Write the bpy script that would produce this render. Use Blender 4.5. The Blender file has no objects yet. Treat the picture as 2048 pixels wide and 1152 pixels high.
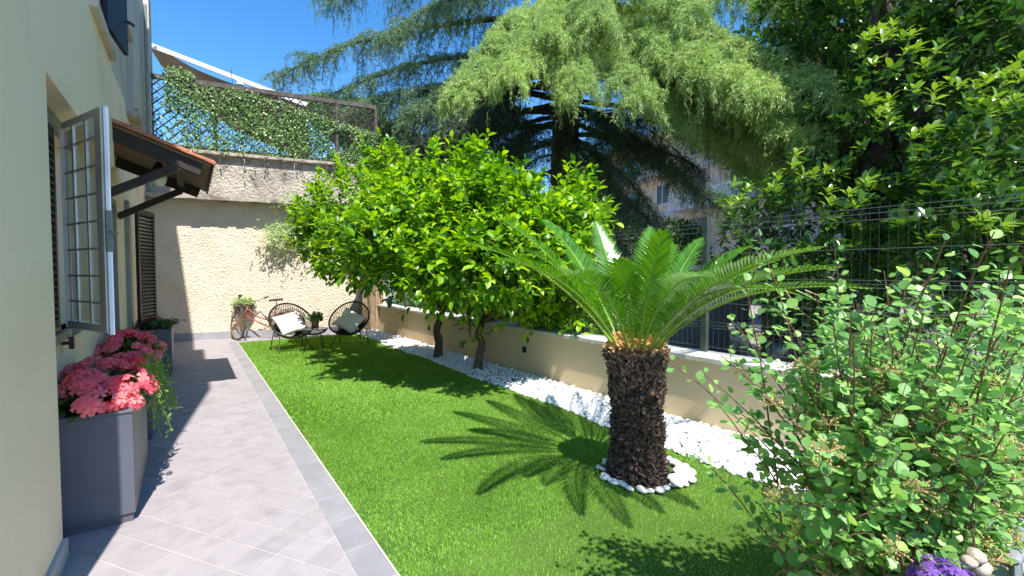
import bpy, math, random
import numpy as np
from mathutils import Vector, Matrix
C = bpy.context.scene.collection
R = math.radians
rng = np.random.default_rng(7)
random.seed(7)

# ------------------------------------------------------------------ camera, sky, sun, exposure
CAM = np.array([0.568, -3.165, 1.5]); YAW = R(-36.2); PITCH = R(-2.02); FPX = 880.0
cd = bpy.data.cameras.new("camera"); cam = bpy.data.objects.new("camera", cd); C.objects.link(cam)
cam.location = CAM; cam.rotation_euler = (R(90) + PITCH, 0, YAW)
cd.sensor_width = 36; cd.lens = FPX / 2048 * 36; cd.clip_start = 0.05; cd.clip_end = 600
bpy.context.scene.camera = cam
SUN = Vector((0.10, 0.62, -1.0)).normalized()
world = bpy.data.worlds.new("World"); bpy.context.scene.world = world; world.use_nodes = True
wn = world.node_tree; bg = wn.nodes["Background"]
sky = wn.nodes.new("ShaderNodeTexSky"); sky.sky_type = 'NISHITA'; sky.sun_disc = False
sky.sun_elevation = math.asin(-SUN.z); sky.sun_rotation = math.atan2(-SUN.x, -SUN.y)
sky.air_density = 1.0; sky.dust_density = 0.15; sky.ozone_density = 3.0; sky.altitude = 100
hsv = wn.nodes.new('ShaderNodeHueSaturation'); hsv.inputs['Saturation'].default_value = 1.3; wn.links.new(sky.outputs[0], hsv.inputs['Color']); wn.links.new(hsv.outputs[0], bg.inputs[0]); bg.inputs[1].default_value = 0.145
sl = bpy.data.lights.new("sun", 'SUN'); sl.energy = 4.9; sl.angle = R(0.53); sl.color = (1.0, 0.95, 0.87)
so = bpy.data.objects.new("sun", sl); C.objects.link(so); so.rotation_mode = 'QUATERNION'
so.rotation_quaternion = SUN.to_track_quat('-Z', 'Y')
vs = bpy.context.scene.view_settings
vs.view_transform = 'Standard'; vs.look = 'None'; vs.gamma = 1; vs.use_curve_mapping = False; vs.exposure = 0.97

# ------------------------------------------------------------------ surveying helpers (pixel of the 2048 photo -> world point)
_cm = np.array(Matrix.Rotation(YAW, 3, 'Z') @ Matrix.Rotation(R(90) + PITCH, 3, 'X'))
FW = np.array([-math.sin(YAW), math.cos(YAW), 0]); RT = np.array([math.cos(YAW), math.sin(YAW), 0])
def ray(px, py):
    return _cm @ np.array([(px - 1024) / FPX, -(py - 576) / FPX, -1.0])
def G(px, py, z=0.0):
    r = ray(px, py); return CAM + r * ((z - CAM[2]) / r[2])
def D(px, py, d):
    r = ray(px, py); return CAM + r * (d / float(r @ FW))
def onplane(px, py, p, n):
    r = ray(px, py); n = np.array(n); return CAM + r * (float((np.array(p) - CAM) @ n) / float(r @ n))
def camxy(x, y, z=0): return np.array([CAM[0], CAM[1], 0]) + RT * x + FW * y + np.array([0, 0, z])

# ------------------------------------------------------------------ materials
def nodes(name):
    m = bpy.data.materials.new(name); m.use_nodes = True
    nt = m.node_tree; return m, nt, nt.nodes, nt.links, nt.nodes["Principled BSDF"]
def setin(b, n, v):
    if n in b.inputs: b.inputs[n].default_value = v
def c4(c): return (c[0], c[1], c[2], 1)
def pm(name, cols, scale=3.0, rough=0.8, bump=0.0, bscale=60.0, metal=0.0, spec=0.4, detail=6, stain=None, bdist=0.01, rnd=0.0, vor=False, island=False):
    """noise-mottled surface: cols = list of base colours"""
    m, nt, N, L, b = nodes(name)
    geo = N.new("ShaderNodeNewGeometry")
    nz = N.new("ShaderNodeTexNoise"); nz.inputs["Scale"].default_value = scale; nz.inputs["Detail"].default_value = detail
    L.new(geo.outputs["Position"], nz.inputs["Vector"])
    cr = N.new("ShaderNodeValToRGB"); L.new(nz.outputs[0], cr.inputs[0])
    e = cr.color_ramp.elements; n = len(cols)
    e[0].position = 0.3; e[0].color = c4(cols[0]); e[1].position = 0.7; e[1].color = c4(cols[-1])
    for k in range(1, n - 1):
        q = e.new(0.3 + 0.4 * k / (n - 1)); q.color = c4(cols[k])
    out = cr.outputs[0]
    if stain:
        n2 = N.new("ShaderNodeTexNoise"); n2.inputs["Scale"].default_value = stain[1]; n2.inputs["Detail"].default_value = 8
        L.new(geo.outputs["Position"], n2.inputs["Vector"])
        r2 = N.new("ShaderNodeValToRGB"); L.new(n2.outputs[0], r2.inputs[0])
        r2.color_ramp.elements[0].position = stain[2]; r2.color_ramp.elements[1].position = stain[2] + 0.15
        r2.color_ramp.elements[0].color = (0, 0, 0, 1); r2.color_ramp.elements[1].color = (stain[3],) * 3 + (1,)
        mx = N.new("ShaderNodeMixRGB"); L.new(r2.outputs[0], mx.inputs[0]); L.new(out, mx.inputs[1]); mx.inputs[2].default_value = c4(stain[0])
        out = mx.outputs[0]
    if rnd:
        oi = N.new("ShaderNodeObjectInfo")
        mr = N.new("ShaderNodeMapRange"); mr.inputs[3].default_value = 1 - rnd; mr.inputs[4].default_value = 1 + rnd
        if island:
            ad = N.new("ShaderNodeMath"); ad.operation = 'ADD'; L.new(oi.outputs["Random"], ad.inputs[0]); L.new(geo.outputs["Random Per Island"], ad.inputs[1])
            fr = N.new("ShaderNodeMath"); fr.operation = 'FRACT'; L.new(ad.outputs[0], fr.inputs[0]); L.new(fr.outputs[0], mr.inputs[0])
        else: L.new(oi.outputs["Random"], mr.inputs[0])
        hs = N.new("ShaderNodeHueSaturation"); L.new(mr.outputs[0], hs.inputs["Value"]); L.new(out, hs.inputs["Color"]); out = hs.outputs[0]
    L.new(out, b.inputs["Base Color"])
    b.inputs["Roughness"].default_value = rough; b.inputs["Metallic"].default_value = metal; setin(b, "Specular IOR Level", spec)
    if bump:
        if vor:
            n3 = N.new("ShaderNodeTexVoronoi"); n3.inputs["Scale"].default_value = bscale; n3.feature = 'SMOOTH_F1'
            n4 = N.new("ShaderNodeTexNoise"); n4.inputs["Scale"].default_value = bscale * .33; n4.inputs["Detail"].default_value = 9; n4.inputs["Roughness"].default_value = .65; n4.inputs["Distortion"].default_value = .6
            mp = N.new("ShaderNodeMapping"); mp.inputs["Scale"].default_value = (1, 1, .8)
            L.new(geo.outputs["Position"], mp.inputs[0]); L.new(mp.outputs[0], n3.inputs["Vector"]); L.new(mp.outputs[0], n4.inputs["Vector"])
            mm = N.new("ShaderNodeMath"); mm.operation = 'ADD'; L.new(n3.outputs[0], mm.inputs[0]); L.new(n4.outputs[0], mm.inputs[1]); h = mm.outputs[0]
        else:
            n3 = N.new("ShaderNodeTexNoise"); n3.inputs["Scale"].default_value = bscale; n3.inputs["Detail"].default_value = 4
            L.new(geo.outputs["Position"], n3.inputs["Vector"]); h = n3.outputs[0]
        bp = N.new("ShaderNodeBump"); bp.inputs["Strength"].default_value = bump; bp.inputs["Distance"].default_value = bdist
        L.new(h, bp.inputs["Height"]); L.new(bp.outputs[0], b.inputs["Normal"])
    return m
def leafm(name, cols, rough=0.4, trans=0.3, tcol=None, spec=0.5, scale=1.5, mixn=0.35):
    """leaf: colour varies from leaf to leaf; partly lets light through"""
    m, nt, N, L, b = nodes(name)
    geo = N.new("ShaderNodeNewGeometry"); oi = N.new("ShaderNodeObjectInfo")
    ad = N.new("ShaderNodeMath"); ad.operation = 'ADD'; L.new(geo.outputs["Random Per Island"], ad.inputs[0]); L.new(oi.outputs["Random"], ad.inputs[1])
    fr = N.new("ShaderNodeMath"); fr.operation = 'FRACT'; L.new(ad.outputs[0], fr.inputs[0])
    nz = N.new("ShaderNodeTexNoise"); nz.inputs["Scale"].default_value = scale; L.new(geo.outputs["Position"], nz.inputs["Vector"])
    mx = N.new("ShaderNodeMixRGB"); mx.inputs[0].default_value = mixn; L.new(fr.outputs[0], mx.inputs[1]); L.new(nz.outputs[0], mx.inputs[2])
    cr = N.new("ShaderNodeValToRGB"); L.new(mx.outputs[0], cr.inputs[0]); e = cr.color_ramp.elements; n = len(cols)
    e[0].position = 0.08; e[0].color = c4(cols[0]); e[1].position = 0.95; e[1].color = c4(cols[-1])
    for k in range(1, n - 1):
        q = e.new(0.08 + 0.87 * k / (n - 1)); q.color = c4(cols[k])
    L.new(cr.outputs[0], b.inputs["Base Color"]); b.inputs["Roughness"].default_value = rough; setin(b, "Specular IOR Level", spec)
    tr = N.new("ShaderNodeBsdfTranslucent"); hs = N.new("ShaderNodeHueSaturation"); L.new(cr.outputs[0], hs.inputs["Color"])
    hs.inputs["Hue"].default_value = 0.49; hs.inputs["Saturation"].default_value = 1.1; hs.inputs["Value"].default_value = 1.6; L.new(hs.outputs[0], tr.inputs[0])
    ms = N.new("ShaderNodeMixShader"); ms.inputs[0].default_value = trans; L.new(b.outputs[0], ms.inputs[1]); L.new(tr.outputs[0], ms.inputs[2])
    L.new(ms.outputs[0], N["Material Output"].inputs[0]); return m
def plain(name, col, rough=0.5, metal=0.0, spec=0.4, var=0.12, bump=0.0, bscale=80):
    return pm(name, [tuple(x * (1 - var) for x in col), tuple(min(1, x * (1 + var)) for x in col)], 6, rough, bump, bscale, metal, spec)
def glassm(name, col, alpha=0.35, rough=0.05):
    m, nt, N, L, b = nodes(name)
    b.inputs["Base Color"].default_value = c4(col); b.inputs["Roughness"].default_value = rough; b.inputs["Alpha"].default_value = alpha
    return m

M = {}
M['house'] = pm('cream_render', [(.90, .72, .50), (.93, .77, .56), (.92, .75, .53)], 1.1, .9, .7, 110, stain=((.55, .42, .29), .9, .56, .35), bdist=.009)
M['house_old'] = pm('weathered_render', [(.50, .46, .40), (.58, .53, .46)], 2.5, .9, .4, 90, stain=((.22, .20, .18), 1.6, .55, .5), bdist=.004)
M['stucco'] = pm('rough_stucco', [(.56, .47, .36), (.65, .56, .45), (.60, .51, .40)], 1.2, .92, 1.0, 34, stain=((.36, .29, .22), 1.3, .58, .5), bdist=.019, vor=True)
M['stucco_old'] = pm('stained_stucco', [(.27, .235, .20), (.45, .40, .34), (.36, .315, .265)], 1.6, .92, 1.0, 24, stain=((.12, .10, .09), .9, .50, .8), bdist=.03, vor=True)
M['ledge'] = pm('ledge_stone', [(.26, .22, .18), (.48, .43, .36)], 9, .9, .5, 50, stain=((.09, .08, .07), 4, .5, .7))
M['lowwall'] = pm('tan_render', [(.58, .46, .29), (.63, .50, .32)], 1.4, .9, .35, 150, bdist=.003, stain=((.40, .32, .21), 1.1, .62, .35))
M['coping'] = pm('coping_stone', [(.48, .46, .42), (.62, .60, .56)], 7, .8, .4, 60, stain=((.30, .28, .25), 5, .55, .5))
M['skirt'] = pm('grey_skirting', [(.25, .25, .28), (.31, .31, .34)], 5, .7)
M['tile'] = pm('greige_tile', [(.255, .23, .24), (.32, .29, .30), (.285, .26, .27)], 5, .62, .25, 240, rnd=.055, stain=((.23, .22, .23), 9, .56, .5), bdist=.002, island=True)
M['btile'] = pm('grey_border_tile', [(.215, .21, .225), (.265, .26, .275)], 6, .6, .2, 240, rnd=.06, bdist=.002, stain=((.2, .2, .22), 7, .58, .4), island=True)
M['grout'] = pm('pale_grout', [(.33, .295, .275), (.48, .43, .40)], 3, .9)
M['edging'] = plain('pale_edging', (.55, .56, .44), .8)
M['earth'] = pm('brown_earth', [(.05, .038, .025), (.10, .08, .055)], 5, .95, .8, 30, bdist=.03)
M['ground'] = pm('yard_paving', [(.20, .19, .18), (.30, .28, .25)], .5, .9, .3, 8)
M['lawnbase'] = pm('turf_backing', [(.05, .10, .015), (.08, .15, .02)], 3, .95)
M['blade'] = leafm('turf_blade', [(.11, .25, .022), (.17, .35, .034), (.25, .45, .06), (.42, .55, .16)], .5, .38, scale=1.6, mixn=.55)
M['pebble'] = pm('white_marble_pebble', [(.76, .77, .78), (.86, .86, .86)], 12, .55, .2, 60, rnd=.10, island=True, bdist=.004)
M['citrus'] = leafm('citrus_leaf', [(.025, .08, .006), (.06, .18, .010), (.15, .34, .014), (.30, .50, .022), (.45, .60, .05)], .38, .42, scale=1.2)
M['magnolia'] = leafm('magnolia_leaf', [(.018, .06, .016), (.03, .09, .02), (.05, .13, .022), (.085, .19, .025), (.22, .33, .035)], .22, .30, spec=.7, scale=.9)
M['maglight'] = leafm('magnolia_new_leaf', [(.12, .24, .025), (.22, .34, .045)], .3, .35, spec=.6)
M['magbrown'] = leafm('magnolia_old_leaf', [(.30, .16, .04), (.34, .26, .07)], .5, .3)
M['shrub'] = leafm('shrub_leaf', [(.06, .16, .035), (.13, .30, .075), (.24, .45, .12), (.40, .58, .13)], .42, .38, scale=2.2)
M['palm'] = leafm('palm_leaflet', [(.035, .13, .010), (.065, .20, .014), (.11, .27, .022)], .26, .32, spec=.7, scale=3)
M['rachis'] = plain('frond_rachis', (.20, .30, .04), .45)
M['cedar'] = leafm('cedar_needle_sunlit_tint', [(.11, .20, .08), (.23, .36, .12), (.38, .52, .14), (.52, .63, .17)], .5, .32, scale=.6, mixn=.6)  # sunlit copy of the needle colour
M['cedardark'] = leafm('cedar_needle_deep_shade_tint', [(.03, .06, .045), (.055, .10, .06), (.09, .15, .08)], .6, .15, scale=.8)  # darkest needle copy, deep shade put into the colour
M['cedarmid'] = leafm('cedar_needle_shade_tint', [(.05, .10, .06), (.09, .17, .085), (.15, .26, .11), (.27, .39, .14)], .55, .25, scale=.7, mixn=.6)  # middle needle copy, softer shade put into the colour
M['twig'] = pm('dry_twig', [(.07, .052, .042), (.15, .12, .10)], 5, .9)
M['bark'] = pm('dark_bark', [(.035, .026, .020), (.085, .065, .05)], 9, .95, 1.0, 22, bdist=.04)
M['citrusbark'] = pm('citrus_bark', [(.08, .055, .035), (.15, .11, .08)], 9, .9, .8, 40, bdist=.01)
M['stalk'] = pm('shrub_stem', [(.10, .05, .03), (.17, .09, .05)], 12, .8)
M['seed'] = plain('dry_seed_head', (.42, .30, .12), .8, var=.3)
M['palmtrunk'] = pm('palm_trunk_scale', [(.05, .033, .026), (.16, .105, .08), (.075, .05, .04)], 20, .85, .6, 60, rnd=.45, island=True)
M['stub'] = pm('lit_brown_leaf_stub', [(.13, .075, .05), (.30, .18, .12), (.20, .12, .085)], 22, .85, .4, 60, rnd=.4, island=True)  # lighter brown, paints the lit top of the palm trunk
M['fuzz'] = plain('palm_crown_fuzz', (.52, .33, .12), .9, var=.3)
M['ivy'] = leafm('ivy_leaf', [(.05, .13, .03), (.11, .23, .06), (.19, .32, .10), (.38, .46, .26)], .35, .25, scale=1)
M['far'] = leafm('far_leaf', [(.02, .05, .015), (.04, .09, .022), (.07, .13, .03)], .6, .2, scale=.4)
M['pine'] = leafm('pine_needle', [(.08, .17, .03), (.16, .26, .06)], .6, .25)
M['fence'] = plain('green_grey_steel', (.10, .125, .115), .4, .6)
M['wood_dark'] = pm('dark_timber', [(.016, .011, .010), (.036, .025, .02)], 10, .7, .5, 50)
M['soffit'] = pm('stained_soffit', [(.15, .095, .065), (.22, .15, .105)], 6, .8, .3, 30)
M['terracotta'] = pm('terracotta', [(.34, .12, .065), (.48, .20, .11)], 12, .85, .4, 60, rnd=.15, stain=((.14, .07, .05), 6, .55, .6))
M['lattice'] = pm('weathered_lattice', [(.05, .038, .030), (.10, .08, .065)], 12, .85, .4, 60, rnd=.2)
M['trellis_grey'] = pm('grey_rail_wood', [(.05, .042, .038), (.12, .105, .095)], 12, .85)
M['shutter'] = pm('dark_shutter_paint', [(.020, .017, .019), (.035, .03, .032)], 6, .45, .2, 60)
M['slat'] = pm('lit_slat_paint', [(.060, .046, .035), (.095, .075, .055)], 6, .5)  # lighter than the shutter frame, lit look put into the colour
M['blueshut'] = plain('navy_shutter_paint', (.008, .010, .028), .5)
M['grille'] = plain('light_grey_metal_paint', (.60, .58, .54), .4, .3)
M['grille_w'] = plain('pale_grey_edge_paint', (.62, .66, .72), .4)
M['glassd'] = plain('dark_window_glass', (.03, .032, .035), .07, 0, .8)
M['doorwood'] = pm('brown_door_wood', [(.045, .018, .012), (.08, .032, .02)], 5, .4)
M['frame_g'] = plain('grey_frame_paint', (.24, .24, .22), .5)
M['planter'] = pm('anthracite_planter', [(.085, .09, .115), (.105, .11, .14)], 4, .42, .1, 200, stain=((.16, .16, .18), 3, .60, .5))
M['soil'] = M['earth']
M['petal'] = leafm('coral_petal', [(.70, .07, .12), (.84, .13, .17), (.92, .24, .25), (.96, .42, .40)], .6, .30, scale=5)
M['petalred'] = leafm('dull_red_petal', [(.20, .03, .03), (.34, .06, .05)], .6, .25)
M['flowerleaf'] = leafm('flower_foliage', [(.03, .09, .015), (.06, .16, .03)], .4, .3)
M['limeleaf'] = leafm('lime_trailing_leaf', [(.14, .28, .03), (.28, .42, .08)], .5, .35)
M['paleleaf'] = leafm('pale_green_leaf', [(.26, .42, .14), (.48, .58, .28), (.18, .32, .09)], .5, .3)
M['black'] = plain('black_coated_steel', (.018, .018, .018), .35, .3)
M['cord'] = plain('black_pvc_cord', (.022, .021, .02), .4)
M['cushion'] = pm('offwhite_linen', [(.84, .77, .70), (.88, .83, .77)], 30, .9, .3, 300)
M['tglass'] = glassm('smoked_table_glass', (.04, .05, .05), .45)
M['bikered'] = plain('red_bike_paint', (.30, .075, .05), .45)
M['rust'] = pm('rusty_rim', [(.22, .14, .07), (.42, .32, .20)], 20, .5, 0, 50, .6)
M['rubber'] = plain('worn_rubber', (.05, .042, .035), .8)
M['chrome'] = plain('dull_chrome', (.45, .43, .40), .3, .9)
M['basket'] = pm('worn_basket', [(.09, .075, .06), (.30, .26, .22)], 14, .8)
M['leather'] = plain('black_saddle', (.015, .014, .014), .5)
M['lampw'] = plain('white_lamp_glass', (.72, .68, .62), .3)
M['awn'] = pm('brown_awning_cloth', [(.26, .18, .115), (.32, .23, .15)], 1.5, .9)
M['whitemetal'] = plain('white_metal', (.74, .76, .80), .35)
M['fac'] = pm('apartment_plaster', [(.50, .37, .28), (.60, .46, .36)], .3, .9)
M['facgrey'] = plain('apartment_concrete', (.42, .42, .43), .8)
M['teal'] = plain('teal_awning_cloth', (.02, .34, .32), .8)
M['railw'] = plain('white_railing', (.62, .64, .68), .5)
M['wing'] = plain('dark_apartment_window', (.035, .035, .04), .2)
M['brick'] = pm('brick_red', [(.30, .12, .07), (.38, .18, .11)], 6, .9)
M['courtwall'] = pm('pale_court_wall', [(.40, .35, .27), (.50, .45, .36)], 1.0, .9, .2, 40, stain=((.25, .22, .18), 1.5, .55, .6))
M['pillar'] = pm('grey_pillar', [(.22, .20, .18), (.34, .31, .28)], 3, .9)
M['reed'] = pm('reed_cane', [(.24, .17, .10), (.40, .31, .20)], 10, .85, rnd=.25)
M['purple'] = leafm('purple_petal', [(.10, .03, .25), (.20, .08, .42), (.34, .18, .55)], .6, .25)
M['plastic'] = plain('pale_grey_plastic', (.24, .25, .27), .45)
M['steel'] = plain('galvanised_steel', (.42, .44, .46), .35, .7)
M['tanstone'] = pm('tan_carved_stone', [(.30, .25, .20), (.44, .38, .31)], 20, .9, .6, 60)
M['stone_w'] = pm('white_river_stone', [(.48, .49, .50), (.74, .74, .73), (.82, .82, .80)], 14, .5, .2, 60, rnd=.14, bdist=.004)
M['silver'] = plain('scooter_silver', (.22, .23, .25), .3, .6)
M['mesh'] = plain('cam_black_plastic', (.02, .02, .02), .5)

# ------------------------------------------------------------------ mesh helpers
ORG = {}
def org(o): return ORG.get(o.name, np.zeros(3)) if o is not None else np.zeros(3)
def fastmesh(name, V, F, mat, smooth=False):
    """V (n,3); F (m,k) array or list of polygons"""
    me = bpy.data.meshes.new(name)
    if isinstance(F, np.ndarray):
        k = F.shape[1]; m = len(F)
        me.vertices.add(len(V)); me.vertices.foreach_set("co", np.asarray(V, dtype=np.float32).ravel())
        me.loops.add(m * k); me.loops.foreach_set("vertex_index", F.astype(np.int32).ravel())
        me.polygons.add(m); me.polygons.foreach_set("loop_start", np.arange(0, m * k, k, dtype=np.int32))
        me.polygons.foreach_set("loop_total", np.full(m, k, dtype=np.int32))
        if smooth: me.polygons.foreach_set("use_smooth", np.ones(m, dtype=bool))
        me.update(calc_edges=True)
    else:
        me.from_pydata([tuple(v) for v in V], [], F)
        if smooth:
            for p in me.polygons: p.use_smooth = True
        me.update()
    me.materials.append(mat); return me
def tag(o, label=None, cat=None, group=None, kind=None):
    if label: o['label'] = label
    if cat: o['category'] = cat
    if group: o['group'] = group
    if kind: o['kind'] = kind
    return o
def link(name, me, parent=None):
    o = bpy.data.objects.new(name, me); C.objects.link(o)
    if parent is not None: o.parent = parent
    return o
def thing(name, loc, label, cat, group=None):
    o = bpy.data.objects.new(name, None); C.objects.link(o); o.location = tuple(loc); o.empty_display_size = .1
    ORG[o.name] = np.array(loc, dtype=float); return tag(o, label, cat, group)
def fr_(d, n):
    """rows of rotation matrices from axis d (leaf +Y) and rough normal n"""
    d = d / np.linalg.norm(d, axis=1, keepdims=True)
    x = np.cross(d, n); x /= np.linalg.norm(x, axis=1, keepdims=True) + 1e-9
    z = np.cross(x, d); return np.stack([x, d, z], axis=2)
class MB:
    def __init__(s): s.V = []; s.F = []; s.n = 0
    def add(s, V, F):
        V = np.asarray(V, dtype=float).reshape(-1, 3)
        s.V.append(V); s.F += [tuple(int(i) + s.n for i in f) for f in F]; s.n += len(V); return s
    def box(s, x0, x1, y0, y1, z0, z1):
        V = [(x0, y0, z0), (x1, y0, z0), (x1, y1, z0), (x0, y1, z0), (x0, y0, z1), (x1, y0, z1), (x1, y1, z1), (x0, y1, z1)]
        return s.add(V, [(0, 3, 2, 1), (4, 5, 6, 7), (0, 1, 5, 4), (1, 2, 6, 5), (2, 3, 7, 6), (3, 0, 4, 7)])
    def obox(s, p0, p1, w0, w1, z0, z1, dz=0.0):
        """box along the ground line p0-p1, offset w0..w1 to its left; dz = rise at p1"""
        p0 = np.array(p0[:2], float); p1 = np.array(p1[:2], float); d = (p1 - p0) / np.linalg.norm(p1 - p0); n = np.array([-d[1], d[0]])
        a, b, c, e = p0 + n * w0, p1 + n * w0, p1 + n * w1, p0 + n * w1
        V = [(*a, z0), (*b, z0 + dz), (*c, z0 + dz), (*e, z0), (*a, z1), (*b, z1 + dz), (*c, z1 + dz), (*e, z1)]
        return s.add(V, [(0, 3, 2, 1), (4, 5, 6, 7), (0, 1, 5, 4), (1, 2, 6, 5), (2, 3, 7, 6), (3, 0, 4, 7)])
    def bar(s, a, b, w, h, up=(0, 0, 1)):
        a = np.array(a, float); b = np.array(b, float); d = b - a; d /= np.linalg.norm(d)
        x = np.cross(d, up); 
        if np.linalg.norm(x) < 1e-6: x = np.array([1., 0, 0])
        x /= np.linalg.norm(x); u = np.cross(x, d); x = x * w / 2; u = u * h / 2
        V = [a - x - u, a + x - u, a + x + u, a - x + u, b - x - u, b + x - u, b + x + u, b - x + u]
        return s.add(V, [(0, 1, 2, 3), (7, 6, 5, 4), (0, 4, 5, 1), (1, 5, 6, 2), (2, 6, 7, 3), (3, 7, 4, 0)])
    def tube(s, pts, rad, k=6, cap=True, closed=False):
        pts = np.array(pts, float); n = len(pts); rad = np.full(n, rad) if np.isscalar(rad) else np.array(rad, float)
        T = np.gradient(pts, axis=0) if not closed else np.roll(pts, -1, 0) - np.roll(pts, 1, 0)
        T /= np.linalg.norm(T, axis=1, keepdims=True) + 1e-9
        ref = np.array([0, 0, 1.]) if abs(T[0][2]) < .9 else np.array([1., 0, 0])
        V = []; x = np.cross(T[0], ref)
        for i in range(n):
            x = x - T[i] * (x @ T[i]); x /= np.linalg.norm(x) + 1e-9; y = np.cross(T[i], x)
            for j in range(k):
                a = 2 * math.pi * j / k; V.append(pts[i] + rad[i] * (math.cos(a) * x + math.sin(a) * y))
        F = []
        for i in range(n if closed else n - 1):
            i2 = (i + 1) % n
            for j in range(k):
                F.append((i * k + j, i * k + (j + 1) % k, i2 * k + (j + 1) % k, i2 * k + j))
        if cap and not closed:
            F.append(tuple(range(k))[::-1]); F.append(tuple((n - 1) * k + j for j in range(k)))
        return s.add(V, F)
    def lathe(s, c, prof, k=20):
        c = np.array(c, float); V = []; n = len(prof)
        for r, z in prof:
            for j in range(k):
                a = 2 * math.pi * j / k; V.append(c + np.array([r * math.cos(a), r * math.sin(a), z]))
        F = [(i * k + j, i * k + (j + 1) % k, (i + 1) * k + (j + 1) % k, (i + 1) * k + j) for i in range(n - 1) for j in range(k)]
        F.append(tuple(range(k))[::-1]); F.append(tuple((n - 1) * k + j for j in range(k)))
        return s.add(V, F)
    def build(s, name, mat, parent=None, smooth=False, bevel=0, kind=None):
        V = np.concatenate(s.V) - org(parent)
        o = link(name, fastmesh(name, V, s.F, mat, smooth), parent)
        if bevel:
            b = o.modifiers.new("bevel", 'BEVEL'); b.width = bevel; b.segments = 2; b.limit_method = 'ANGLE'; b.angle_limit = R(40)
        ORG[o.name] = org(parent).copy()
        if kind: o['kind'] = kind
        return o
def curve(pts, n):
    """Catmull-Rom through pts"""
    P = [np.array(p, float) for p in pts]; P = [2 * P[0] - P[1]] + P + [2 * P[-1] - P[-2]]; out = []
    m = len(P) - 3
    for i in range(n):
        u = i / (n - 1) * m; k = min(int(u), m - 1); t = u - k; a, b, c, d = P[k:k + 4]
        out.append(.5 * (2 * b + (c - a) * t + (2 * a - 5 * b + 4 * c - d) * t * t + (3 * b - a - 3 * c + d) * t ** 3))
    return np.array(out)
# leaf shapes (length 1 along +Y, facing +Z)
def tpl_leaf(w=.27, droop=.14, fold=.07):
    V = np.array([(0, 0, 0), (0, .3, .02), (0, .68, -droop * .35), (0, 1, -droop), (-w * .85, .32, fold), (-w * .8, .68, fold * .4), (w * .85, .32, fold), (w * .8, .68, fold * .4)])
    F = np.array([(0, 1, 4), (0, 6, 1), (4, 1, 2), (4, 2, 5), (1, 6, 7), (1, 7, 2), (5, 2, 3), (2, 7, 3)]); return V, F
def tpl_small(w=.32):
    V = np.array([(0, 0, 0), (-w, .5, .06), (0, 1, -.06), (w, .5, .06)]); return V, np.array([(0, 3, 2), (0, 2, 1)])
def tpl_lobed():
    V = np.array([(0, 0, 0), (-.30, .20, .04), (-.45, .50, .05), (-.36, .72, .03), (-.17, .90, -.02), (0, .98, -.06), (.17, .90, -.02), (.36, .72, .03), (.45, .50, .05), (.30, .20, .04), (0, .5, -.03)])
    F = [(10, i + 1, i) for i in range(9)] + [(10, 0, 9)]; return V, np.array(F)
def tpl_needle():
    V = np.array([(-.13, 0, 0), (.13, 0, 0), (0, 1, 0)]); return V, np.array([(0, 1, 2)])
def place(tpl, P, Rm, S):
    V, F = tpl; N = len(P); k = len(V)
    W = np.einsum('nij,kj->nki', Rm, V) * np.asarray(S).reshape(-1, 1, 1) + P[:, None, :]
    return W.reshape(-1, 3), (F[None] + (np.arange(N) * k)[:, None, None]).reshape(-1, F.shape[1])
def leaves(name, tpl, P, Rm, S, mat, parent, parts=0, smooth=False, partname='leaf', kind='stuff', stuffname=None, variants=None):
    """all leaves of a plant: the 'parts' nearest the camera singly, the rest as one mesh"""
    S = np.broadcast_to(np.asarray(S, float), (len(P),)); o0 = org(parent)
    if parts:
        d = np.linalg.norm(P - CAM, axis=1) / S
        vis = np.argsort(d)[:parts]; rest = np.setdiff1d(np.arange(len(P)), vis)
        me = fastmesh(partname, tpl[0], tpl[1], mat, smooth)
        for i in vis:
            o = link(partname, me, parent); mm = Matrix(Rm[i].tolist()).to_4x4(); 
            o.matrix_local = Matrix.Translation((P[i] - o0).tolist()) @ mm @ Matrix.Scale(float(S[i]), 4)
    else: rest = np.arange(len(P))
    if len(rest):
        V, F = place(tpl, P[rest], Rm[rest], S[rest])
        o = link(stuffname or name, fastmesh(name, V - o0, F, mat, smooth), parent)
        if kind: o['kind'] = kind
        return o
def unit(v): return v / (np.linalg.norm(v, axis=-1, keepdims=True) + 1e-9)
def rnd_dirs(n): return unit(rng.normal(size=(n, 3)))
# ------------------------------------------------------------------ setting: ground, paving, lawn, pebble bed
def struct(name, o, label=None, cat=None):
    o.name = name; return tag(o, label, cat, None, 'structure')
o = MB().add([(-70, -30, -.35), (90, -30, -.35), (90, 110, -.35), (-70, 110, -.35)], [(0, 1, 2, 3)]).build('ground', M['ground'])
struct('ground', o, 'pale paved ground of the yard beyond the garden wall', 'ground')
def WT(s): return 4.49 - 0.015 * s            # garden face of the low wall
def BW(t): return 8.95 - 0.23 * t             # garden face of the back wall
o = MB().box(-.3, 1.365, -7, 9.0, -.3, -.004).box(1.365, 4.4, 7.8, 9.0, -.3, -.0045).build('pavement', M['grout'])
pave = struct('pavement', o, 'greige tiled terrace path running along the cream house', 'pavement')
def clip(poly, box):
    x0, x1, y0, y1 = box
    for ax, v, sg in ((0, x0, 1), (0, x1, -1), (1, y0, 1), (1, y1, -1)):
        out = []
        for i in range(len(poly)):
            a, b = poly[i - 1], poly[i]; ia = (a[ax] - v) * sg >= 0; ib = (b[ax] - v) * sg >= 0
            if ia != ib:
                u = (v - a[ax]) / (b[ax] - a[ax]); out.append((a[0] + u * (b[0] - a[0]), a[1] + u * (b[1] - a[1])))
            if ib: out.append(b)
        poly = out
        if not poly: return []
    return poly
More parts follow.
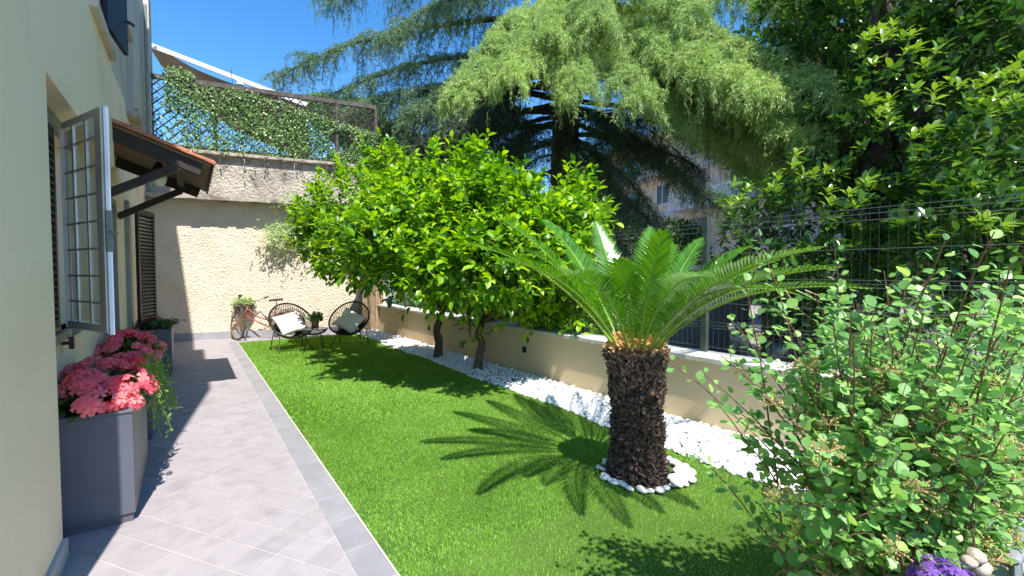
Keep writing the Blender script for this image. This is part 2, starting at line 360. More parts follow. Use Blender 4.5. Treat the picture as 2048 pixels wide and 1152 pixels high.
def prism(poly, z0, z1, ins=.0018):
    c = np.mean(poly, axis=0); n = len(poly); P = np.array(poly); Q = P + (c - P) / (np.linalg.norm(c - P, axis=1, keepdims=True) + 1e-6) * ins
    V = [(x, y, z0) for x, y in P] + [(x, y, z1 - .0012) for x, y in P] + [(x, y, z1) for x, y in Q]
    F = [tuple(range(2 * n, 3 * n))] + [(i, (i + 1) % n, n + (i + 1) % n, n + i) for i in range(n)] + [(n + i, n + (i + 1) % n, 2 * n + (i + 1) % n, 2 * n + i) for i in range(n)]
    return V, F
TS = .178; A = R(-56.5); U = np.array([math.cos(A), math.sin(A)]); W = np.array([-math.sin(A), math.cos(A)])
tiles = []
for i in range(-70, 70):
    for j in range(-70, 70):
        c = U * i * TS + W * j * TS
        if not (-.5 < c[0] < 4.6 and -4.5 < c[1] < 9.2): continue
        h = TS / 2 - .0040
        q = [tuple(c + U * a * h + W * b * h) for a, b in ((-1, -1), (1, -1), (1, 1), (-1, 1))]
        for bx in ((-.3, 1.204, -4.4, 9.0), (1.204, 4.3, 8.04, 9.0)):
            p = clip(q, bx)
            if len(p) >= 3:
                P = np.array(p); ar = .5 * abs(np.dot(P[:, 0], np.roll(P[:, 1], 1)) - np.dot(P[:, 1], np.roll(P[:, 0], 1)))
                if ar > .0008: tiles.append(p)
def vis_pt(p):
    v = np.array([p[0], p[1], 0]) - CAM; d = v @ FW; return d > .3 and abs((v @ RT) / d) < 1.2 and d > 1.9
tiles.sort(key=lambda p: (not vis_pt(np.mean(p, axis=0)), np.linalg.norm(np.mean(p, axis=0) - CAM[:2])))
for p in tiles[:262]:
    V, F = prism(p, -.02, rng.uniform(-.0008, .0008)); MB().add(V, F).build('tile', M['tile'], pave)
mb = MB()
for p in tiles[262:]: V, F = prism(p, -.02, 0); mb.add(V, F)
mb.build('distant_tiles', M['tile'], pave, kind='stuff')
bt = []
s = -4.4
while s < 7.75:
    bt.append((1.209, 1.362, s + .003, min(s + .324, 7.797))); s += .33
t = 1.12
while t < 4.2: bt.append((t + .003, t + .327, 7.803, 8.036)); t += .33
for b in bt:
    V, F = prism([(b[0], b[2]), (b[1], b[2]), (b[1], b[3]), (b[0], b[3])], -.02, rng.uniform(-.0006, .0006)); MB().add(V, F).build('border_tile', M['btile'], pave)
struct('lawn_edging', MB().box(1.366, 1.376, -6, 7.80, -.1, .004).build('lawn_edging', M['edging']), 'thin pale strip between the path and the lawn', 'edging')
# lawn
LE = 3.83
def lawn_edge(s): return LE + .03 * math.sin(s * 2.1) + .015 * math.sin(s * 5.3)
ss = np.linspace(-6, 7.8, 90); mb = MB(); V = []; F = []
for i, s in enumerate(ss): V += [(1.377, s, -.002), (lawn_edge(s), s, -.002)]
for i in range(len(ss) - 1): F.append((2 * i, 2 * i + 1, 2 * i + 3, 2 * i + 2))
lawn = struct('lawn', mb.add(V, F).build('lawn', M['lawnbase']), 'bright green artificial turf lawn', 'lawn')
# blades: one merged mesh, denser and finer near the camera
PB = camxy(.935, 3.22)[:2]                     # palm base
def blades(n, area, hgt, wid):
    t = rng.uniform(1.38, 3.88, n); s = rng.uniform(area[0], area[1], n)
    edge = LE + .03 * np.sin(s * 2.1) + .015 * np.sin(s * 5.3)
    ok = (t < edge) & (np.hypot(t - PB[0], s - PB[1]) > .24)
    v = np.stack([t - CAM[0], s - CAM[1]], 1); d = v @ FW[:2]; x = v @ RT[:2]; ok &= (d > 1.2) & (np.abs(x) < d * 1.3 + .3)
    t, s = t[ok], s[ok]; n = len(t); P = np.stack([t, s, np.full(n, -.002)], 1)
    d = rnd_dirs(n) * .75; d[:, 2] = 1; d[:, 0] += .15 * np.sin(s * 3.1) ; d[:, 1] += .25 * np.sin(t * 2.3 + s)
    Rm = fr_(d, rnd_dirs(n)); S = rng.uniform(.7, 1.15, n) * hgt
    tp = (np.array([(-wid / 2, 0, 0), (wid / 2, 0, 0), (wid * .35, .6, .03), (0, 1, .12), (-wid * .35, .6, .03)]), np.array([(0, 1, 2), (0, 2, 4), (4, 2, 3)]))
    return place(tp, P, Rm, S)
tot = [blades(75000, (-3.2, -1.2), .015, .24), blades(110000, (-1.2, 1.3), .017, .30), blades(72000, (1.3, 4.3), .021, .40), blades(38000, (4.3, 7.8), .023, .6)]
V = np.concatenate([a[0] for a in tot]); off = np.cumsum([0] + [len(a[0]) for a in tot[:-1]]); F = np.concatenate([a[1] + k for a, k in zip(tot, off)])
tag(link('grass', fastmesh('grass', V, F, M['blade'])), 'short artificial grass blades covering the lawn', 'grass', None, 'stuff')
# pebble bed along the low wall
V = []; F = []
for i, s in enumerate(ss): V += [(lawn_edge(s) - .01, s, -.01), (WT(s) + .02, s, .0)]
for i in range(len(ss) - 1): F.append((2 * i, 2 * i + 1, 2 * i + 3, 2 * i + 2))
bed = struct('pebble_bed', MB().add(V, F).build('pebble_bed', M['grout']), 'bed of white marble pebbles along the low tan wall', 'pebble bed')
import bmesh
def pebble_mesh(seed, sub=1):
    bm = bmesh.new(); bmesh.ops.create_icosphere(bm, subdivisions=sub, radius=1); r = random.Random(seed)
    k = [Vector((r.uniform(-1, 1), r.uniform(-1, 1), r.uniform(-1, 1))).normalized() for _ in range(5)]
    for v in bm.verts:
        f = 1 + sum(.13 * max(0, v.co.normalized().dot(q)) ** 2 * (1 if i % 2 else -1) for i, q in enumerate(k))
        v.co *= f; v.co.x *= 1.0; v.co.y *= .8; v.co.z *= .6
    V = np.array([v.co[:] for v in bm.verts]); F = np.array([[v.index for v in f.verts] for f in bm.faces]); bm.free(); return V, F
PM = [pebble_mesh(k) for k in range(6)]; PMO = [fastmesh('pebble', V, F, M['pebble'], True) for V, F in [pebble_mesh(k, 2) for k in range(6)]]
n = 9500; s = rng.uniform(-4.2, 8.0, n); s = np.where(rng.random(n) < .35, rng.uniform(-2.5, 1.5, n), s)
u = rng.random(n); e = LE + .03 * np.sin(s * 2.1) + .015 * np.sin(s * 5.3)
t = e - .015 + u * (4.49 - .015 * s - e + .0); z = .012 + .055 * np.sin(np.clip(u, 0, 1) * 2.2) * rng.uniform(.2, 1.1, n)
sz = rng.uniform(.017, .034, n); P = np.stack([t, s, z], 1)
q = rnd_dirs(n) * .5; q[:, 2] += 1; nn = unit(q); Rm = fr_(unit(np.cross(nn, rnd_dirs(n))), nn)
keep = (t < 4.47 - .015 * s)
for (bx, by) in ((4.02, 3.74), (4.08, 2.52)): keep &= np.hypot(t - bx, s - by) > .07
idx = np.where(keep)[0]; v = P - CAM; dd = v @ FW; sx = (v @ RT) / dd; vis = (dd > 2) & (sx < .62) & (sx > .27)
near = sorted([i for i in idx if vis[i] and z[i] > .035], key=lambda i: -sz[i] / dd[i])[:300]
for i in near:
    o = link('pebble', PMO[i % 6], bed); o.matrix_local = Matrix.Translation(P[i].tolist()) @ Matrix(Rm[i].tolist()).to_4x4() @ Matrix.Scale(float(sz[i]) * 1.1, 4)
rest = np.setdiff1d(idx, near); Vs, Fs, k0 = [], [], 0
for k in range(6):
    a = rest[rest % 6 == k]; V, F = place(PM[k], P[a], Rm[a], sz[a]); Vs.append(V); Fs.append(F + k0); k0 += len(V)
o = link('small_pebbles', fastmesh('small_pebbles', np.concatenate(Vs), np.concatenate(Fs), M['pebble'], True), bed); o['kind'] = 'stuff'
# ring of larger stones round the palm trunk
ring = 0
PMS = [fastmesh('white_stone', V, F, M['stone_w'], True) for V, F in [pebble_mesh(k + 20, 2) for k in range(8)]]
for k in range(72):
    a = rng.uniform(0, 2 * math.pi); 
    if k < 26: a = 2 * math.pi * k / 26 + rng.uniform(-.05, .05); r = .268 + rng.uniform(-.016, .018)
    else: a = rng.uniform(-1.5, .55); r = rng.uniform(.20, .275)
    ext = 1 + .42 * max(0, math.cos(a - R(-30)))**3
    sz_ = rng.uniform(.024, .042)
    o = link('white_stone', PMS[k % 8]); p = (PB[0] + r * ext * math.cos(a), PB[1] + r * ext * math.sin(a), .018 + (.012 if k >= 26 else 0) + rng.uniform(0, .01))
    o.location = p; o.rotation_euler = (rng.uniform(-.3, .3), rng.uniform(-.3, .3), a + 1.57 + rng.normal(0, .5)); o.scale = (sz_ * rng.uniform(1.2, 1.7), sz_ * 1.1, sz_ * .95)
    tag(o, 'smooth white stone in the ring laid round the foot of the sago palm', 'stone', 'white stones round the sago palm')
struct('planting_soil', MB().box(3.45, WT(-3) + .02, -5.5, -3.0, -.2, .012).lathe((PB[0], PB[1], -.05), [(.235, 0), (.235, .06)]).build('soil', M['earth']), 'dark soil round the shrub and palm', 'soil')

# ------------------------------------------------------------------ the house
house = thing('house', (0, 2, 0), 'cream rendered house with dark shutters along the left of the garden', 'house')
w = MB()
w.box(-6, -.35, -1.02, 9.9, -.1, 7.6)                           # body
w.box(-.36, 0, -1.02, .06, -.1, 2.52)                             # near pier
w.box(-.36, -.001, -1.019, 2.6, 2.52, 7.599)                    # upper wall, overhanging the recess
w.box(-.36, -.12, .06, .10, -.1, 2.52).box(-.36, -.121, .10, 1.5, -.1, 1.12).box(-.36, -.121, .10, 1.5, 2.43, 2.52).box(-.36, -.12, 1.5, 2.6, -.1, 2.52)
w.build('wall', M['house'], house)
w = MB()
w.box(-.36, -.15, 2.6, 2.78, -.1, 7.6).box(-.36, -.151, 2.78, 3.95, 2.32, 7.598).box(-.36, -.15, 3.95, 9.0, -.1, 4.0)
w.build('side_wall', M['house'], house)
w = MB(); w.box(-.36, -.15, 3.95, 5.75, 4.0, 7.6).box(-.36, -.15, 7.1, 9.0, 4.0, 7.6).box(-.36, -.151, 5.75, 7.1, 5.55, 7.599).box(-.36, -.02, 9.0, 9.9, 3.6, 7.6)
w.build('upper_side_wall', M['house_old'], house)
MB().box(-.345, -.30, 5.74, 7.11, 3.99, 5.56).build('window', M['glassd'], house)
MB().box(-.16, .0, 5.6, 7.25, 3.86, 3.98).build('window_sill', M['ledge'], house, bevel=.01)
MB().box(-.12, .02, -1.025, .065, -.1, .10).build('plinth_block', M['facgrey'], house, bevel=.005)
# upper window with navy shutter
MB().box(-.04, .05, 1.42, 2.5, 3.5, 3.58).build('upper_window_sill', M['house_old'], house, bevel=.008)
MB().box(-.03, .02, 1.42, 1.52, 3.58, 5.0).build('window_surround', M['frame_g'], house)
sh = MB().bar((.03, 1.98, 4.32), (.11, 2.60, 4.32), .035, 1.40).build('navy_shutter', M['blueshut'], house)
MB().bar((.135, 2.6, 3.95), (.17, 2.66, 3.95), .02, .02).build('shutter_catch', M['black'], sh)
# ground floor window: louvred leaf, dark glass, sill
win = MB().box(-.33, -.30, .10, 1.5, 1.12, 2.43).build('window', M['glassd'], house)
MB().box(-.30, -.26, 1.44, 1.5, 1.12, 2.43).box(-.30, -.26, .86, .92, 1.12, 2.43).box(-.299, -.261, .92, 1.44, 1.7, 1.74).build('frame', M['grille'], win)
MB().box(-.20, -.085, .065, 1.53, 1.06, 1.12).build('window_sill', M['ledge'], house, bevel=.008)
MB().box(-.14, -.112, .065, 1.53, 2.42, 2.519).build('window_lintel', M['frame_g'], house)
def louvre(name, p0, p1, z0, z1, parent, n, fr=.045, mat='slat'):
    """shutter leaf: frame part with slat sub-parts"""
    p0 = np.array(p0, float); p1 = np.array(p1, float); L_ = np.linalg.norm(p1 - p0); d = (p1 - p0) / L_
    mb = MB(); a, b = p0 + d * fr, p1 - d * fr
    mb.obox(p0, a, -.02, .02, z0, z1).obox(b, p1, -.02, .02, z0, z1).obox(a, b, -.02, .02, z0, z0 + .07).obox(a, b, -.02, .02, z1 - .07, z1)
    f = mb.build(name, M['shutter'], parent)
    me = None; nn = np.array([-d[1], d[0]])
    for i in range(n):
        z = z0 + .08 + (z1 - z0 - .16) * (i + .5) / n; c = (a + b) / 2; h = np.linalg.norm(b - a) / 2 - .002; k = (z1 - z0) / n * .5
        V = []
        for sg in (-1, 1):
            for (o_, zz) in ((-.024, k), (-.018, k + .006), (.022, -k * .5), (.016, -k * .5 - .006)):
                q = c + d * h * sg - nn * o_ * -1 * -1; V.append((q[0], q[1], z + zz))
        MB().add(V, [(0, 1, 2, 3), (7, 6, 5, 4), (0, 4, 5, 1), (1, 5, 6, 2), (2, 6, 7, 3), (3, 7, 4, 0)]).build('slat', M[mat], f)
    return f
louvre('louvred_shutter', (-.13, .10), (-.13, .84), 1.13, 2.41, house, 24)
# grille leaf swung out from the window
H0, H1 = np.array([-.08, .88]), np.array([.195, .29]); d = H1 - H0; gz0, gz1 = 1.145, 2.455
def gp(u, z): q = H0 + d * u; return (q[0], q[1], z)
mb = MB()
for u in (0.03, ): mb.bar(gp(u, gz0), gp(u, gz1), .03, .03)
mb.bar(gp(.90, gz0), gp(.90, gz1), .035, .085, up=(d[0], d[1], 0)).bar(gp(0, gz1 - .02), gp(.93, gz1 - .02), .03, .04).bar(gp(0, gz0 + .02), gp(.93, gz0 + .02), .03, .045)
gr = mb.build('window_grille', M['grille'], house)
MB().bar(gp(.985, gz0 - .01), gp(.985, gz1), .022, .03, up=(d[0], d[1], 0)).build('pale_edge_strip', M['grille_w'], gr)
MB().bar(gp(1.0, 1.62), gp(1.0, 1.86), .03, .012, up=(d[0], d[1], 0)).build('lock_plate', M['fence'], gr)
MB().tube([gp(1.0, 1.735), gp(1.04, 1.735), (.23, .33, 1.735)], .006).build('handle', M['chrome'], gr)
for u in (.28, .58): MB().bar(gp(u, gz0 + .04), gp(u, gz1 - .04), .016, .022, up=(d[0], d[1], 0)).build('bar', M['grille'], gr)
for k in range(7):
    z = gz0 + .04 + (gz1 - gz0 - .08) * (k + .8) / 7.5; MB().bar(gp(.03, z), gp(.87, z), .012, .012).build('bar', M['grille'], gr)
MB().add([gp(.05, gz0 + .05), gp(.27, gz0 + .05), gp(.27, gz1 - .05), gp(.05, gz1 - .05)], [(0, 1, 2, 3)]).add([gp(.31, gz0 + .05), gp(.56, gz0 + .05), gp(.56, gz1 - .05), gp(.31, gz1 - .05)], [(0, 1, 2, 3)]).add([gp(.60, gz0 + .05), gp(.85, gz0 + .05), gp(.85, gz1 - .05), gp(.60, gz1 - .05)], [(0, 1, 2, 3)]).build('pane', glassm('grille_glass', (.10, .105, .11), .55, .08), gr)
p = onplane(122, 687, (-.12, 0, 0), (1, 0, 0))
MB().tube([p, p + np.array([.05, 0, 0])], .012).bar(p + np.array([.05, 0, -.04]), p + np.array([.05, 0, .04]), .025, .02).build('shutter_holder', plain('oxblood_iron', (.06, .015, .02), .5), house)
# door under the canopy
dr = MB().box(-.33, -.26, 2.80, 3.93, 0, 2.30).build('door', M['doorwood'], house)
MB().box(-.26, -.245, 2.95, 3.3, .3, 1.0).box(-.26, -.245, 3.42, 3.8, .3, 1.0).box(-.26, -.245, 2.95, 3.3, 1.2, 2.1).box(-.26, -.245, 3.42, 3.8, 1.2, 2.1).build('raised_panel', M['doorwood'], dr, bevel=.005)
MB().tube([(-.25, 2.92, 1.05), (-.2, 2.92, 1.05), (-.2, 3.03, 1.05)], .01).build('handle', M['chrome'], dr)
MB().box(-.26, -.13, 3.90, 3.97, 0, 2.36).box(-.26, -.13, 2.75, 2.81, 0, 2.36).box(-.26, -.131, 2.81, 3.90, 2.30, 2.36).build('door_frame', M['frame_g'], house)
# second shutter leaf further along and its jamb
louvre('louvred_shutter', (-.04, 5.2), (.12, 5.8), .12, 2.43, house, 40, mat='shutter')
MB().box(-.155, -.10, 4.95, 5.16, 0, 2.5).build('window_jamb', M['frame_g'], house)
# tiled door canopy
def cz(t): return 2.95 - (t + .15) * .36
S0, S1, T1 = 2.52, 4.30, .77
can = MB().add([(-.15, S0, cz(-.15)), (T1, S0, cz(T1)), (T1, S1, cz(T1)), (-.15, S1, cz(-.15)), (-.15, S0, cz(-.15) + .025), (T1, S0, cz(T1) + .025), (T1, S1, cz(T1) + .025), (-.15, S1, cz(-.15) + .025)],
   [(0, 3, 2, 1), (4, 5, 6, 7), (0, 1, 5, 4), (1, 2, 6, 5), (2, 3, 7, 6), (3, 0, 4, 7)]).build('door_canopy', M['soffit'], house)
for s in (S0 + .05, S1 - .05):
    MB().bar((-.15, s, cz(-.15) - .065), (T1 - .08, s, cz(T1 - .08) - .065), .075, .12).build('beam', M['wood_dark'], can)
    MB().bar((-.15, s + .001, 2.20), (.50, s + .001, cz(.5) - .12), .065, .075).build('brace', M['wood_dark'], can)
MB().bar((.50, S0 + .09, cz(.5) - .05), (.50, S1 - .09, cz(.5) - .05), .07, .08).build('beam', M['wood_dark'], can)
MB().obox((T1 + .004, S0), (T1 + .004, S1), -.02, 0, cz(T1) - .03, cz(T1) + .03).build('fascia', M['wood_dark'], can)
for j in range(4):
    for i in range(10):
        s = S0 - .02 + .19 * i + .06; ta = -.12 + j * .225; tb = ta + .25
        if s > S1 + .05: continue
        V = []; n = 7; lift = .028 + .008 * rng.random()
        for (tt, rr) in ((ta, .078), (tb, .096)):
            for q in range(n):
                a = math.pi * q / (n - 1); V.append((tt, s + rr * math.cos(a), cz(tt) + lift + rr * .62 * math.sin(a)))
            for q in range(n):
                a = math.pi * q / (n - 1); V.append((tt, s + (rr - .014) * math.cos(a), cz(tt) + lift + (rr - .02) * .6 * math.sin(a) - .003))
        F = []
        for q in range(n - 1):
            F += [(q, q + 1, 2 * n + q + 1, 2 * n + q), (n + q + 1, n + q, 3 * n + q, 3 * n + q + 1), (q + 1, q, n + q, n + q + 1), (2 * n + q, 2 * n + q + 1, 3 * n + q + 1, 3 * n + q)]
        F += [(0, 2 * n, 3 * n, n), (n - 1, 2 * n - 1, 4 * n - 1, 3 * n - 1)]
        MB().add(V, F).build('roof_tile', M['terracotta'], can, smooth=False)
for k in range(4):
    ta = -.14 + k * .235; V, F = MB().bar((ta, S0 - .01, cz(ta) + .045), (ta + .25, S0 - .01, cz(ta + .25) + .05), .09, .028).V[0], [(0, 1, 2, 3), (7, 6, 5, 4), (0, 4, 5, 1), (1, 5, 6, 2), (2, 6, 7, 3), (3, 7, 4, 0)]
    MB().add(V, F).build('verge_tile', M['terracotta'], can, bevel=.006)
lp = D(318, 362, 5.0)
MB().lathe(lp, [(.045, .09), (.075, .07), (.075, .03), (.06, -.02), (.035, -.05), (.005, -.06)], 16).build('lamp', M['lampw'], can, smooth=True)
MB().lathe(lp + np.array([0, 0, .09]), [(.06, 0), (.06, .05), (.02, .12)], 12).build('lamp_base', M['wood_dark'], can)
mb = MB(); pz = [(-.06, 8.75, z) for z in np.linspace(2.9, 7.0, 6)]; mb.tube(pz, .03, 8).build('drain_pipe', M['frame_g'], house)

# ------------------------------------------------------------------ back wall with ledge, cap, skirting
b0 = np.array([-.36, BW(-.36)]); b1 = np.array([4.62, BW(4.62)])
bwall = thing('garden_wall', (2, BW(2), 0), 'tall rough stucco wall closing the far end of the garden', 'wall')
MB().obox(b0, b1, 0, .5, -.1, 3.13).build('wall', M['stucco'], bwall)
MB().obox(b0, b1, .02, .5, 3.13, 4.10).build('upper_wall', M['stucco_old'], bwall)
mb = MB(); n = 30
for i in range(n):
    a = b0 + (b1 - b0) * (i / n); b = b0 + (b1 - b0) * ((i + 1) / n); j = rng.uniform(-.02, .02)
    mb.obox(a, b, -.36 + j, .03, 3.07 + rng.uniform(-.008, .008), 3.16 + rng.uniform(-.01, .01) - i * .0005)
mb.build('ledge', M['ledge'], bwall)
for i in range(5):
    a = b0 + (b1 - b0) * (i / 5); b = b0 + (b1 - b0) * ((i + 1) / 5 - .003)
    MB().obox(a, b, -.10, .56, 4.10, 4.17).build('cap_stone', M['ledge'], bwall, bevel=.01)
for i in range(9):
    a = b0 + (b1 - b0) * (i / 9); b = b0 + (b1 - b0) * ((i + 1) / 9 - .001)
    MB().obox(a, b, -.016, .0, -.02, .165).build('skirting_tile', M['skirt'], bwall)
def BP(t, z, off=0.0):
    """point at distance off in front of the back wall"""
    n = np.array([.2241, .9745]); q = np.array([t, BW(t)]) - n * off; return np.array([q[0], q[1], z])
def BPX(px, py, off=0.0): return onplane(px, py, BP(0, 0, off), (.2241, .9745, 0))

# trellis on top of the wall: rails, posts, crossed slats
tr = thing('trellis', BP(2, 4.17, -.2), 'weathered diagonal lattice trellis standing on the far wall', 'trellis')
TL = np.linalg.norm(b1 - b0); TD = (b1 - b0) / TL; tz0, tz1 = 4.20, 5.72
def tp(u, z, off=0): q = b0 + TD * u + np.array([.2241, .9745]) * (.2 - off); return (q[0], q[1], z)
UE = 4.95; posts = [.18, 1.45, 2.75, 4.0, 4.93]
for u in posts: MB().bar(tp(u, 4.17), tp(u, tz1 - .03), .07, .07, up=(1, .2, 0)).build('post', M['trellis_grey'], tr)
for z in (tz0 + .05, tz1): MB().bar(tp(.15, z), tp(UE, z), .07, .10).build('rail', M['trellis_grey'], tr)
_c = onplane(681, 283, (*(b0 + np.array([.2241, .9745]) * .2), 0), (.2241, .9745, 0)); CC = (float((_c[:2] - b0) @ TD), float(_c[2]), .26)
def slat(u0, z0, u1, z1, off):
    if math.hypot(u1 - u0, z1 - z0) > .06: MB().bar(tp(u0, z0, off), tp(u1, z1, off), .014, .040, up=(.22, .97, 0)).build('slat', M['lattice'], tr)
for sg, off in ((1, .012), (-1, -.012)):
    c = -6.0
    while c < 7:
        # line u = c + sg*(z - tz0)
        zs = [z for z in np.linspace(tz0 + .06, tz1 - .04, 60) if .2 < c + sg * (z - tz0) < UE]
        if len(zs) > 1:
            run = []
            for z in zs:
                u = c + sg * (z - tz0); inside = math.hypot(u - CC[0], z - CC[1]) < CC[2]
                if inside:
                    if len(run) > 1: slat(*run[0], *run[-1], off)
                    run = []
                else: run.append((u, z))
            if len(run) > 1: slat(*run[0], *run[-1], off)
        c += .2
MB().tube([tp(CC[0] + CC[2] * math.cos(a), CC[1] + CC[2] * math.sin(a), .0) for a in np.linspace(0, 2 * math.pi, 24, endpoint=False)], .02, 6, closed=True).build('round_frame', M['lattice'], tr)
# ivy on the trellis
iv = thing('climbing_ivy', BP(2, 4.2, -.15), 'climbing ivy matted over the lattice on the far wall', 'climber')
def ivyden(u, z):
    if u < .85 and z < 5.0 : return .16
    if u < .55: return .8 if z < 4.45 else .08
    top = 5.95 - .22 * (u - .8) ; top = min(top, 5.70 - .02 * u + (.30 if u < 1.1 else 0))
    if z > top: return .0
    if math.hypot(u - CC[0], z - CC[1]) < CC[2]: return 0
    d = .75 + .3 * math.sin(u * 3.1 + z * 2.3) * math.sin(z * 4.1 - u * 1.7)
    if 1.5 < u < 2.0 and 4.6 < z < 5.1: d *= .4
    if z < 4.5: d *= .8
    if u > 4.1: d *= 1.5
    return d
P = []
while len(P) < 12500:
    u, z, r = rng.uniform(.2, UE), rng.uniform(4.15, 6.0), rng.random()
    if r < ivyden(u, z): P.append(tp(u, z, rng.normal(.06, .07)))
P = np.array(P); dv = rnd_dirs(len(P)); dv[:, 2] -= .4; nv = rnd_dirs(len(P)) * .8 + np.array([-.22, -.97, .5])
leaves('ivy_leaves', tpl_leaf(.38, .1, .05), P, fr_(unit(dv), nv), rng.uniform(.03, .062, len(P)), M['ivy'], iv, parts=300)
P = []
while len(P) < 4200:
    u, z = rng.uniform(.15, UE), rng.uniform(4.15, 5.75)
    if rng.random() < ivyden(u, z) + (.5 if u < .5 and z < 4.6 else 0): P.append(tp(u, z, rng.normal(-.02, .05)))  # extra leaves stand in for shade at the lower left
P = np.array(P); leaves('withered_shade_leaves', tpl_leaf(.34), P, fr_(rnd_dirs(len(P)), rnd_dirs(len(P))), rng.uniform(.03, .06, len(P)), M['twig'], iv)  # dark withered layer, put in as shaded depth behind the ivy
mb = MB()
for k in range(46):
    u = rng.uniform(.4, UE); z = rng.uniform(4.2, 5.3); p0 = np.array(tp(u, z, .02)); pts = [p0]
    for j in range(6): pts.append(pts[-1] + np.array([TD[0], TD[1], 0]) * rng.normal(0, .12) + np.array([0, 0, rng.uniform(-.02, .2)]))
    mb.tube(pts, .008, 4)
mb.build('vine_stems', M['twig'], iv)
P = []; 
for k in range(42):
    u = rng.uniform(.9, UE); L_ = rng.uniform(.08, .5) * (1.3 if rng.random() < .2 else .7)
    if u > 4.2: L_ *= 1.3
    for j in range(int(L_ / .03)): P.append(tp(u + rng.normal(0, .02), 4.15 - j * .03, .34 + rng.normal(0, .02)))
P = np.array(P); dv = rnd_dirs(len(P)) * .6 + np.array([0, 0, -1]); 
leaves('hanging_withered_leaves', tpl_leaf(.3), P, fr_(unit(dv), rnd_dirs(len(P)) + np.array([-.2, -1, 0])), rng.uniform(.03, .06, len(P)), M['twig'], iv)
# plants growing out of the wall face
def wallplant(px, py, w, h, n, label, pal='paleleaf'):
    c = BPX(px, py, .12); t = thing('wall_creeper', BPX(px + 40, py, 0), label, 'creeper')
    P = []
    for k in range(n // 9):
        q = c + np.array([rng.normal(0, w), 0, rng.normal(0, h)]) + np.array([0, -1, 0]) * abs(rng.normal(0, .1)); dd_ = unit(rng.normal(size=3) + np.array([0, -.3, .3]))
        for j in range(9): P.append(q + dd_ * j * .02 + rng.normal(0, .012, 3))
    P = np.array(P); dv = rnd_dirs(len(P)); leaves('creeper_leaves', tpl_leaf(.25), P, fr_(dv, rnd_dirs(len(P)) + np.array([0, -.6, 1.])), rng.uniform(.03, .055, len(P)), M[pal], t, parts=0)
    mb = MB()
    for k in range(12): mb.tube([BPX(px + 45, py + 5, .0), c + rng.normal(0, .08, 3), c + np.array([rng.normal(0, w), -.1, rng.normal(0, h)])], .006, 4)
    mb.build('stem', M['twig'], t)
wallplant(572, 478, .26, .15, 2400, 'pale green creeper tuft on the sunlit stucco, lower of the two')
wallplant(606, 410, .26, .10, 1800, 'pale green creeper tuft hanging at the stone ledge, upper of the two')

# awning above the trellis
aw = thing('awning', D(300, 92, 10.6), 'brown cloth awning with white front bar above the trellis', 'awning')
A0, A1 = D(300, 90, 10.6), D(615, 211, 11.4)
MB().bar(A0, A1, .07, .10).build('front_bar', M['whitemetal'], aw)
mid = D(480, 160, 11.05); MB().bar(mid + np.array([0, 0, .02]), mid + np.array([0, 0, -.12]), .14, .12).build('arm_joint', M['whitemetal'], aw)
MB().bar(mid + np.array([0, 0, -.1]), D(472, 182, 11.2), .04, .05).build('arm', M['whitemetal'], aw)
edge = [D(x, y, d) for x, y, d in ((300, 96, 10.65), (340, 110, 10.7), (400, 142, 10.85), (480, 172, 11.05), (545, 186, 11.2), (612, 212, 11.4))]
E = curve(edge, 24); EL = np.linspace(.45, 1.0, 24); V = []; F = []
for j in range(6):
    for p, k_ in zip(E, EL): V.append(p + (np.array([.2241, .9745, 0]) * j * .95 + np.array([0, 0, -.09 * j])) * k_)
for j in range(5):
    for i in range(23): F.append((j * 24 + i, j * 24 + i + 1, (j + 1) * 24 + i + 1, (j + 1) * 24 + i))
MB().add(V, F).build('cloth', M['awn'], aw, smooth=True)

# ------------------------------------------------------------------ low wall with coping, step lights, wire fence
lw = thing('low_wall', (WT(2), 2, 0), 'low tan rendered wall with stone coping along the pebble bed', 'wall')
L0, L1 = (WT(8.35), 8.35), (WT(-6.5), -6.5)
MB().obox(L0, L1, 0, .24, -.4, .655).build('wall', M['lowwall'], lw)
for i in range(14):
    s_a, s_b = 8.30 - i * 1.0, 8.30 - (i + 1) * 1.0 + .006
    MB().obox((WT(s_a), s_a), (WT(s_b), s_b), -.045, .34, .655, .70).build('coping_slab', M['coping'], lw, bevel=.004)
for px, py in ((752, 631), (858, 656), (1049, 699)):
    p = onplane(px, py, (WT(2), 2, 0), (1, .015, 0)); f = MB().box(p[0] - .008, p[0] + .02, p[1] - .045, p[1] + .045, p[2] - .045, p[2] + .045).build('step_light', M['black'], lw)
    MB().box(p[0] - .0095, p[0] - .0075, p[1] - .03, p[1] + .03, p[2] - .03, p[2] + .0).build('lens', M['glassd'], f)
MB().tube([onplane(745, 605, (WT(8), 8, 0), (1, .015, 0)), onplane(751, 630, (WT(8), 8, 0), (1, .015, 0))], .006).build('cable', M['black'], lw)
fc = thing('wire_fence', (WT(0) + .29, 0, .70), 'green grey welded wire mesh fence standing on the low wall', 'fence')
def FT(s): return WT(s) + .27
sp = None
for s_ in np.linspace(-3, 5, 800):
    v = np.array([FT(s_), s_, 0]) - CAM
    if abs((v @ RT) / (v @ FW) - (1411 - 1024) / 880) < .002: sp = s_
ps = [sp + 2.5 * k for k in (3, 2, 1, 0, -1, -2)]
for s_ in ps: MB().box(FT(s_) - .025, FT(s_) + .035, s_ - .03, s_ + .03, .70, 2.06).build('post', M['fence'], fc, bevel=.003)
prof = [(0, .74), (0, .95), (-.03, .98), (0, 1.01), (0, 1.38), (-.03, 1.41), (0, 1.44), (0, 1.90), (-.035, 1.945), (0, 1.99), (0, 2.03)]
